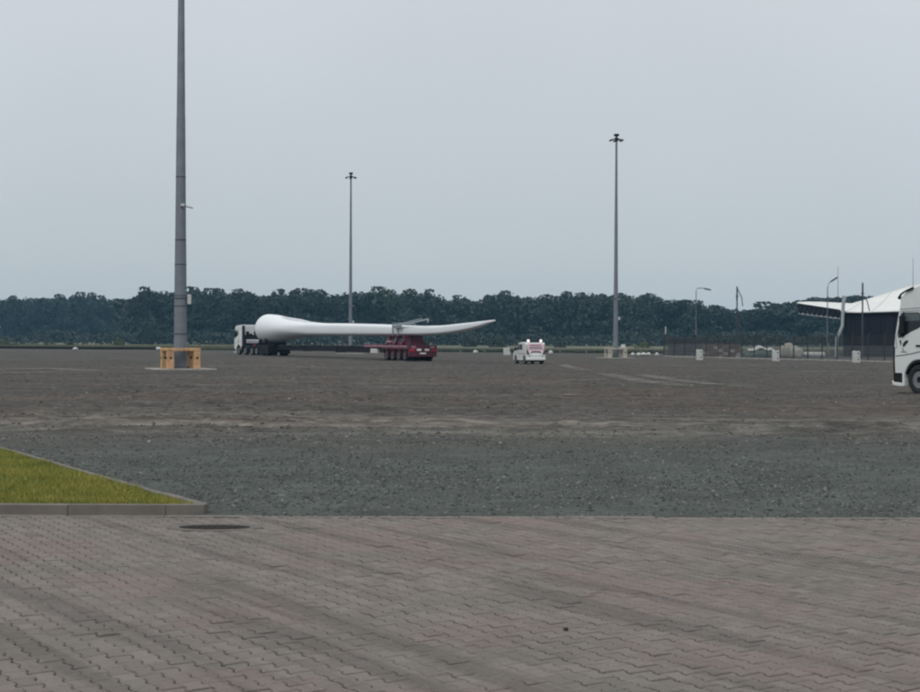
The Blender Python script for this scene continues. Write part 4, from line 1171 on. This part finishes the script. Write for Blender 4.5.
# ---- escort van
def van():
    p = G(536, 364.4)
    t = thing('escort_van', 'small white escort van seen from behind with red striped rear and lit beacons', 'van', (p.x, p.y, 0), R(90 + 13))
    # local x forward, rear at x = 0
    W = .755; L = 3.95
    pr = [(0, .34), (-.02, .75), (.06, 1.15), (.20, 1.66), (.30, 1.70), (1.5, 1.74), (2.35, 1.68), (2.95, 1.14), (3.72, 1.00), (3.90, .80), (L, .55), (3.92, .30)]
    pr += [(3.62, .28)] + arch(3.22, .33, .38, 0, 180)[::1] + [(2.6, .28), (1.15, .28)] + arch(.72, .33, .38, 0, 180) + [(.2, .30)]
    body = MB().prism(pr, -W, W).build('body', white_paint, t, .05)
    for s in (1, -1):
        y = s * W
        lo, hi = min(y - .004, y + .004), max(y - .004, y + .004)
        MB().prism([(2.02, 1.14), (2.05, 1.58), (2.30, 1.58), (2.78, 1.14)], lo, hi).build('side_window', glass_dark, t)
        MB().prism([(1.25, 1.14), (1.25, 1.55), (1.90, 1.58), (1.90, 1.14)], lo, hi).build('side_window', glass_dark, t)
        MB().prism([(.25, .80), (.25, .86), (2.5, .86), (2.5, .80)], lo, hi).build('side_stripe', M('grey_stripe', (.30, .27, .28), .5), t)
        d = MB(); d.bar((1.95, y, .4), (1.95, y, 1.62), .012); d.bar((1.1, y, .5), (1.1, y, 1.62), .012); d.build('door_seam', zinc_dark, t)
        MB().box(2.72, 2.86, min(y, y + s * .2), max(y, y + s * .2), 1.10, 1.30).build('mirror', black_plastic, t, .03)
        for x in (.72, 3.22): wheel(t, x, s * (W - .11), .33, .33, .2, s, rim_metal)
        # dark pillars and lamp clusters on the tail
        MB().add([(-.028, s * .74, .78), (-.028, s * .50, .76), (.045, s * .64, 1.15), (.045, s * .745, 1.15), (.0, s * .745, .78), (.0, s * .50, .76), (.08, s * .64, 1.15), (.08, s * .745, 1.15)],
                 [(0, 1, 2, 3), (4, 5, 6, 7), (0, 1, 5, 4), (1, 2, 6, 5), (2, 3, 7, 6), (3, 0, 4, 7)]).build('tail_lamp', M('dark_red_lens', (.085, .012, .028), .4), t)
        MB().add([(.055, s * .72, 1.17), (.055, s * .64, 1.17), (.15, s * .66, 1.55), (.15, s * .70, 1.55), (.09, s * .72, 1.17), (.09, s * .64, 1.17), (.2, s * .66, 1.55), (.2, s * .70, 1.55)],
                 [(0, 1, 2, 3), (4, 5, 6, 7), (0, 1, 5, 4), (1, 2, 6, 5), (2, 3, 7, 6), (3, 0, 4, 7)]).build('red_edge_stripe', M('red_stripe', (.20, .03, .055), .5), t)
        bc = MB(); bc.tube([(.42, s * .50, 1.75), (.42, s * .50, 1.79), (.42, s * .50, 1.92), (.42, s * .50, 1.96)], [.10, .095, .09, .04], 14)
        lm, nt, bb = new_mat('lit_beacon'); bb.inputs['Base Color'].default_value = (.9, .7, .72, 1)
        bb.inputs['Emission Color'].default_value = (1.0, .86, .88, 1); bb.inputs['Emission Strength'].default_value = 0.9
        bc.build('beacon', lm, t)
    MB().box(.38, .46, -.62, .62, 1.70, 1.752).build('roof_bar', black_plastic, t, .01)
    # rear pane / sign: pale pink panel with a band of small lettering, red trapezoid below
    pink = M('pale_pink_sheet', (.50, .31, .35), .45, var=.12, scale=6)
    def tailquad(name, y0, y1, z0, z1, mat, parent=t, off=.006, yt=None):
        xr = lambda z: np.interp(z, [.34, .75, 1.15, 1.66], [0, -.02, .06, .20]) - off
        yt = yt or (y0, y1)
        v = [(xr(z0), y0, z0), (xr(z0), y1, z0), (xr(z1), yt[1], z1), (xr(z1), yt[0], z1)]
        v += [(a + off, b, c) for a, b, c in v]
        return MB().add(v, [(0, 1, 2, 3), (4, 5, 6, 7), (0, 1, 5, 4), (1, 2, 6, 5), (2, 3, 7, 6), (3, 0, 4, 7)]).build(name, mat, parent)
    pane = tailquad('rear_panel', -.60, .60, 1.08, 1.62, pink, yt=(-.57, .57))
    dk = M('dull_violet_print', (.15, .08, .11), .5)
    tailquad('rear_window', -.5, .5, 1.22, 1.38, M('greyish_glass', (.20, .20, .22), .15), pane, .012)
    # unreadable print: short blocks of uneven width
    x = -.40
    rr = random.Random(4)
    while x < .38:
        w = rr.uniform(.05, .11); tailquad('print_mark', x, x + w, 1.45, 1.53, dk, pane, .012); x += w + .03
    wine = M('wine_red_band', (.085, .014, .035), .5)
    tailquad('red_band', -.40, .40, .92, 1.04, wine, yt=(-.34, .34))
    tailquad('red_band', .42, .64, .62, .94, wine, yt=(.26, .44))
    tailquad('red_band', -.64, -.42, .62, .94, wine, yt=(-.44, -.26))
    tailquad('number_plate', -.27, .27, .70, .82, plate_white)
    MB().box(-.10, .02, -.74, .74, .32, .52).build('bumper', white_paint, t, .03)
    MB().box(-.06, .02, -.70, .70, .22, .32).build('under_bumper', black_plastic, t, .02)
    MB().box(.25, 3.7, -.6, .6, .20, .30).build('floor_pan', black_plastic, t)
    MB().add([(2.38, -.66, 1.67), (2.38, .66, 1.67), (2.93, .70, 1.17), (2.93, -.70, 1.17), (2.36, -.66, 1.64), (2.36, .66, 1.64), (2.91, .70, 1.14), (2.91, -.70, 1.14)],
             [(0, 1, 2, 3), (4, 5, 6, 7), (0, 1, 5, 4), (1, 2, 6, 5), (2, 3, 7, 6), (3, 0, 4, 7)]).build('windscreen', glass_dark, t)
    for s in (1, -1): MB().box(3.80, 3.93, s * .52 - .16, s * .52 + .16, .70, .86).build('headlight', M('lamp_glass', (.35, .37, .38), .15), t, .03)
    t.scale = (.97, .97, .95)
    return t
van()
# ------------------------------------------------------------------ fence, blocks, lamps, hall
FA0, FA1 = G(664, 356.9), G(897, 362.6)
fd = (FA1 - FA0); FL = fd.length; fd.normalize()
FN = thing('mesh_fence', 'long dark wire mesh fence on a pale plinth in front of the hall', 'fence', FA0, math.atan2(fd.y, fd.x))
SP = 2.2; NP = int(FL / SP) + 6
post = MB(); post.box(-.045, .045, -.045, .045, -.05, 2.4)
post.bar((0, 0, 2.38), (0, .22, 2.62), .04)
pm = post.mesh('post')
wires = MB()
for k in range(1, 24): wires.box(k * SP / 24 - .008, k * SP / 24 + .008, -.008, .008, .16, 1.42)
for z in (.18, .5, .8, 1.1, 1.40): wires.box(.03, SP - .03, -.009, .0055, z - .006, z + .006)
wm = wires.mesh('mesh_panel')
up = MB()
for z in (1.62, 1.85, 2.08, 2.3): up.box(.03, SP - .03, -.006, .006, z - .010, z + .010)
for k in range(1, 24): up.box(k * SP / 24 - .006, k * SP / 24 + .006, -.006, .006, 1.42, 2.3)
um = up.mesh('upper_wires')
plain = MB().box(.005, SP - .005, -.13, .13, -.04, .13).mesh('plinth')
for k in range(NP):
    for nm, me, mt in (('post', pm, fence_metal), ('mesh_panel', wm, mesh_metal), ('upper_wires', um, fence_metal), ('plinth', plain, concrete)):
        o = link(nm, me, mt, FN); o.location = (k * SP, 0, 0)

def block(px, py, label):
    p = G(px, py)
    t = thing('concrete_block', label, 'concrete block', (p.x, p.y, 0), R(4), 'white concrete blocks along the fence'); t.scale = (.9, .9, .97)
    m = MB(); m.prism([(-.30, 0), (.30, 0), (.30, .40), (.24, .46), (.24, .56), (.30, .62), (.30, .92), (.22, 1.02), (-.22, 1.02), (-.30, .94)], -.3, .3)
    m.build('block', concrete_white, t, .02)
    for z in (.22, .74): MB().box(.06, .20, -.304, -.29, z, z + .12).build('lifting_pocket', dark_hole, t)
    m = MB(); m.tube([(-.1, 0, 1.0), (-.08, 0, 1.09), (.08, 0, 1.09), (.1, 0, 1.0)], .015, 6); m.build('lifting_eye', dark_steel, t)
block(699.5, 360.1, 'white concrete block by the fence left of the hooked lamp, leftmost of three')
block(775.7, 361.4, 'white concrete block by the fence beside the pale sacks, middle of three')
block(856.2, 362.6, 'white concrete block by the fence nearest the truck, rightmost of three')
p = G(506.5, 355.2)
t = thing('concrete_block', 'pale square concrete block standing alone left of the white van', 'concrete block', (p.x, p.y, 0), R(5))
MB().prism([(-.33, 0), (.42, 0), (.44, .3), (.36, .55), (.36, .9), (-.34, .92), (-.36, .4)], -.3, .3).build('block', concrete_white, t, .03)
m = MB(); m.tube([(-.1, 0, .9), (-.08, 0, .98), (.08, 0, .98), (.1, 0, .9)], .015, 6); m.build('lifting_eye', dark_steel, t)

pole_grey = M('lamp_post_grey', (.06, .068, .074), .5, .3)
pole_dark = M('dark_pole', (.04, .043, .048), .7)
def lamp(px, top, Y, arm, label, mat):
    p = P(px, 340, Y); h = P(px, top, Y).z
    t = thing('street_lamp', label, 'street lamp', (p.x, p.y, 0))
    MB().tube([(0, 0, 0), (0, 0, .9), (0, 0, .92), (0, 0, h - arm[0][1])], [.10, .10, .065, .045], 10).build('pole', mat, t)
    MB().tube([(0, 0, h - arm[0][1])] + [(x, 0, h - z) for x, z in arm], [.055] + [.04] * len(arm), 8).build('arm', mat, t)
    x, z = arm[-1]; x0, z0 = arm[-2]
    a = math.atan2((z0 - z), (x - x0))
    m = MB(); m.box(-.1, .75, -.14, .14, -.06, .08, Matrix.Rotation(-a, 3, 'Y'), (x, 0, h - z)); hd_ = m.build('lamp_head', mat, t, .03)
    m = MB(); m.box(.05, .68, -.11, .11, -.085, -.062, Matrix.Rotation(-a, 3, 'Y'), (x, 0, h - z)); m.build('lens', M('lamp_glass', (.35, .37, .38), .15), hd_)
    return t
lamp(696.0, 288.0, 165, [(0, .35), (.06, .10), (.2, .02), (.7, .02), (1.0, .08)], 'grey hooked street lamp with level arm behind the left part of the fence', pole_grey)
lamp(827.3, 281.0, 150, [(0, 1.1), (.02, .6), (.12, .28), (.30, .10), (.42, .02)], 'grey street lamp with short upswept arm before the hall canopy', pole_grey)
def stayed_pole(px, top, Y, stay, label):
    p = P(px, 340, Y); h = P(px, top, Y).z
    t = thing('pole', label, 'pole', (p.x, p.y, 0))
    MB().tube([(0, 0, 0), (0, 0, h - 1.6)], [.10, .08], 10).build('shaft', pole_dark, t)
    MB().tube([(0, 0, h - 1.6), (0, 0, h)], [.10, .085], 10).build('pole_top', pole_dark, t)
    MB().tube([(x, 0, h - z) for x, z in stay], .055, 7).build('stay', pole_grey, t)
    MB().box(-.16, .16, -.05, .05, h - 1.2, h - 1.08).build('cross_bar', pole_dark, t)
stayed_pole(736.8, 286.5, 165, [(.1, .3), (.55, 1.3), (.68, 2.3)], 'dark pole with a slanted thin stay left of the hall')
stayed_pole(862.4, 282.8, 150, [(0, 1.55), (.28, 1.6), (.5, 1.95), (.75, 3.05)], 'dark pole with a curved grey stay before the hall roof')
p = P(665.5, 340, 160); h = P(665.5, 326.5, 160).z
t = thing('marker_post', 'thin dark post with a white top at the left end of the fence', 'post', (p.x, p.y, 0))
MB().tube([(0, 0, 0), (0, 0, h - .9)], .04, 8).build('post', pole_dark, t)
MB().tube([(0, 0, h - .9), (0, 0, h)], .06, 8).build('white_top', old_white, t)

# ---- hall with membrane roof
HALL = thing('hall', 'dark walled hall with a swooping white roof and latticed canopy', 'building', (P(845, 340, 163).x, 163, 0))
ho = Vector(HALL.location)
def hp(px, py, Y): return P(px, py, Y) - ho
wa, wb = hp(843, 340, 163), hp(960, 340, 157)
zt = P(845, 312.4, 163).z
NW = 9
def wallpart(k):
    a, b = wa.lerp(wb, k / NW), wa.lerp(wb, (k + 1) / NW)
    d = (b - a).normalized(); n = Vector((d.y, -d.x, 0))
    a, b = a + d * .025, b - d * .025
    za = zt - .02
    m = MB(); v = []
    for q, z in ((a, 0), (b, 0), (b, za), (a, za)): v.append((q.x, q.y, z))
    v += [(x - n.x * .1, y - n.y * .1, z) for x, y, z in v]
    m.add(v, [(0, 1, 2, 3), (4, 5, 6, 7), (0, 1, 5, 4), (1, 2, 6, 5), (2, 3, 7, 6), (3, 0, 4, 7)])
    r = 7
    for j in range(r):                   # profiled ribs
        q = a.lerp(b, (j + .5) / r) + n * .015
        m.bar((q.x, q.y, .02), (q.x, q.y, za - .02), .06, .05)
    return m
for k in range(NW): wallpart(k).build('wall_panel', navy_sheet, HALL)
m = MB(); v = [(wa.x + .1, wa.y + .12, 0), (wb.x, wb.y + .12, 0), (wb.x, wb.y + 26, 0), (wa.x + 10.5, wa.y + 26, 0)]
v += [(x, y, zt - .06) for x, y, z in v]
m.add(v, [(0, 1, 2, 3), (4, 5, 6, 7), (0, 1, 5, 4), (1, 2, 6, 5), (2, 3, 7, 6), (3, 0, 4, 7)]); m.build('wall', navy_sheet, HALL)
# roof: columns of points from the front edge to the back edge
cols = [((797, 302.6, 164), (797.6, 301.9, 167)), ((806, 304.2, 164), (808, 301.6, 170)), ((818, 306.2, 163.5), (822, 301.8, 175)), ((830, 308.2, 163), (838, 302.6, 180)), ((839, 310.0, 162.7), (852, 303.2, 186)),
        ((846, 311.4, 162.4), (864, 299.8, 188)), ((858, 311.7, 161.8), (878, 295.4, 188)), ((872, 311.4, 161.2), (892, 291.2, 188)), ((886, 311.0, 160.4), (904, 287.4, 188)), ((902, 310.4, 159.4), (915, 284.6, 188)), ((925, 309.8, 158.2), (938, 283.0, 188)), ((962, 309, 156.2), (975, 283.5, 188))]
m = MB(); NR = 8; vs = []
for f, b in cols:
    a, c = hp(*f), hp(*b)
    for j in range(NR + 1):
        u = j / NR; q = a.lerp(c, u); q.z -= .35 * math.sin(math.pi * u) * .5; vs.append(q)
n = NR + 1
m.add(vs, [(i * n + j, i * n + j + 1, (i + 1) * n + j + 1, (i + 1) * n + j) for i in range(len(cols) - 1) for j in range(NR)], True)
ro = m.build('roof', roof_membrane, HALL)
sd = ro.modifiers.new('thickness', 'SOLIDIFY'); sd.thickness = .16; sd.offset = -1
for f, b in cols[5::2]:
    a, c = hp(*f), hp(*b)
    s = MB(); pts = []
    for j in range(NR + 1):
        u = j / NR; q = a.lerp(c, u); q.z += -.175 * math.sin(math.pi * u) + .015; pts.append(q)
    s.tube(pts, .05, 6); s.build('roof_seam', old_white, ro)
# canopy lattice girder
top = [hp(797.3, 304.6, 163.7), hp(840, 311.0, 162.6)]; bot = [hp(798.5, 313.4, 163.7), hp(840, 318.6, 162.6)]
m = MB(); m.bar(top[0], top[1], .32); m.build('girder_chord', navy_sheet, HALL)
m = MB(); m.bar(bot[0], bot[1], .16); m.build('girder_chord', grey_steel, HALL)
ND = 9
for k in range(ND):
    a, b = k / ND, (k + 1) / ND
    MB().bar(top[0].lerp(top[1], a), bot[0].lerp(bot[1], (a + b) / 2), .19).build('girder_brace', navy_sheet, HALL)
    MB().bar(bot[0].lerp(bot[1], (a + b) / 2), top[0].lerp(top[1], b), .19).build('girder_brace', navy_sheet, HALL)
m = MB(); v = []
for q in (top[0], top[1], bot[1], bot[0]): v.append(q + Vector((0, 2.2, -.05)))
v2 = [q + Vector((0, .1, 0)) for q in v]
m.add(v + v2, [(0, 1, 2, 3), (4, 5, 6, 7), (0, 1, 5, 4), (1, 2, 6, 5), (2, 3, 7, 6), (3, 0, 4, 7)]); pass
m = MB(); m.tube([hp(844.6, 296.6, 162), hp(843.2, 305, 162), hp(842.4, 326, 162), hp(837.0, 338, 162), hp(836.4, 352, 162), hp(836.4, 357, 162)], [.22, .2, .19, .19, .19, .19], 10); m.build('bent_column', M('pale_column', (.30, .33, .34), .5), HALL)
for px, tp, Y, nm in ((838, 266, 170, 'left'), (913, 258, 175, 'right')):
    MB().tube([hp(px, 303, Y), hp(px, tp, Y)], [.04, .02], 6).build('aerial', pole_grey, HALL)
g2 = P(840, 352, 162)

# ---- things stored behind the fence
def sack(px, py, Y, w, h, label, mat, group, seed):
    p = P(px, py, Y)
    bm = bmesh.new(); bmesh.ops.create_icosphere(bm, subdivisions=3, radius=1)
    r = np.random.default_rng(seed)
    for v in bm.verts:
        c = v.co; q = max(abs(c.x), abs(c.y), abs(c.z)); c = c.lerp(c / q, .55)
        k = 1 + .18 * (float(vnoise(np.array(c.x * 2.3 + seed), np.array(c.y * 2.3 + c.z * 1.7), seed)) - .5)
        v.co = Vector((c.x * w / 2 * k, c.y * w / 2 * k, c.z * h / 2 * k))
    for f in bm.faces: f.smooth = True
    me = bpy.data.meshes.new('sack'); bm.to_mesh(me); bm.free()
    o = link('sack', me, mat); o.location = (p.x, Y, max(p.z, h / 2 - .03))
    return tag(o, label, 'sack', group)
beige = M('beige_sackcloth', (.33, .325, .28), .85, var=.3, scale=4, bump=.5, dirt=.3)
gs = 'pale bulk sacks behind the fence'
for i, (px, py, w, h, lb) in enumerate(((783, 352, .9, 1.3, 'leftmost, beside the middle white block'), (788.5, 350.5, .9, 1.6, 'tallest in the heap'), (793.5, 352, .9, 1.3, 'bright, third from the left'), (798.5, 353, .9, 1.1, 'rightmost, lowest of the heap'))):
    sack(px, py, 148 - i * .8, w, h, f'pale beige bulk sack behind the fence, {lb}', beige, gs, 11 + i)
for i, px in enumerate((805.5, 811.5, 816.5, 822)):
    sack(px, 354.3, 146 - i, .62, .5, f'small white bundle on the ground behind the fence, {["nearest the beige sacks", "second from the beige sacks", "third from the beige sacks", "farthest from the beige sacks"][i]}', old_white, 'row of small white bundles behind the fence', 31 + i)
# tarpaulin heap
def heap(px0, px1, ztop, Y, label, mat):
    a, b = P(px0, 340, Y), P(px1, 340, Y)
    t = thing('tarpaulin_heap', label, 'tarpaulin heap', ((a.x + b.x) / 2, Y, 0))
    L = b.x - a.x
    rings = []
    for k in range(15):
        u = k / 14; x = (u - .5) * L
        h = ztop * (math.sin(math.pi * min(max(u, .04), .96)) ** .35) * (.9 + .12 * math.sin(u * 17)); d = 1.3
        rings.append([(x, -d, 0), (x, -d * .85, h * .55), (x, -d * .5, h * .93), (x, 0, h), (x, d * .6, h * .9), (x, d, 0)])
    m = MB(); m.loft(rings); m.build('tarpaulin', mat, t)
    rr = []
    for k in range(12):
        u = .12 + .86 * k / 11; x = (u - .5) * L
        h = ztop * (math.sin(math.pi * u) ** .35) * (.9 + .12 * math.sin(u * 17)) + .03
        w = .25 + .12 * math.sin(k * 1.9)
        rr.append([(x, -.72 - w, h * .84), (x, -.1, h + .05), (x, .3, h + .06), (x, .32, h + .02), (x, -.1, h + .01), (x, -.70 - w, h * .80)])
    m = MB(); m.loft(rr); m.build('white_cover_sheet', old_white, t)
heap(743, 778, 1.25, 150, 'dark green tarpaulin heap with a white sheet on top behind the fence', M('green_tarpaulin', (.045, .07, .062), .6, var=.2))
# stacked timber and steel behind the fence
def stack(px0, px1, Y, rows, label, mats, name, piece):
    a, b = P(px0, 340, Y), P(px1, 340, Y)
    t = thing(name, label, 'stack', ((a.x + b.x) / 2, Y, 0))
    L = b.x - a.x; rr = random.Random(int(px0))
    for r_ in range(rows):
        n = 3 + (r_ % 2)
        for k in range(n):
            x0, x1 = (k / n - .5) * L + .03, ((k + 1) / n - .5) * L - .03
            MB().box(x0, x1, -.5 + rr.uniform(-.1, .1), .5 + rr.uniform(-.1, .1), r_ * .30 + .012, r_ * .30 + .30).build(piece, rr.choice(mats), t, .02)
brown = M('brown_crate', (.11, .075, .06), .8, var=.3); redb = M('brick_red_crate', (.10, .06, .055), .8, var=.3); greyb = M('grey_crate', (.28, .27, .25), .8, var=.2)
stack(703, 722, 152, 5, 'brown and grey crates stacked behind the fence below the stayed pole, left stack', [brown, brown, greyb, redb], 'crate_stack', 'crate')
stack(723.5, 740, 149, 5, 'reddish brown crates stacked behind the fence right below the stayed pole, right stack', [brown, redb, redb, greyb], 'crate_stack', 'crate')
stack(668, 703, 170, 7, 'dark bundles of steel stacked behind the left end of the fence', [fence_metal, pole_dark], 'steel_stack', 'steel_bundle')

# ------------------------------------------------------------------ haze
def haze():
    m = bpy.data.materials.new('haze_air'); m.use_nodes = True
    nt = m.node_tree; nt.nodes.clear()
    out = nt.nodes.new('ShaderNodeOutputMaterial')
    v = nt.nodes.new('ShaderNodeVolumePrincipled')
    v.inputs['Color'].default_value = (0.33, 0.69, 1.0, 1)
    v.inputs['Density'].default_value = HAZE
    v.inputs['Anisotropy'].default_value = 0.0
    nt.links.new(v.outputs[0], out.inputs['Volume'])
    o = MB().box(-1600, 1600, -60, 1620, -1.0, 30.0).build('haze', m)
    tag(o, kind='stuff')
HAZE = 0.00019
haze()
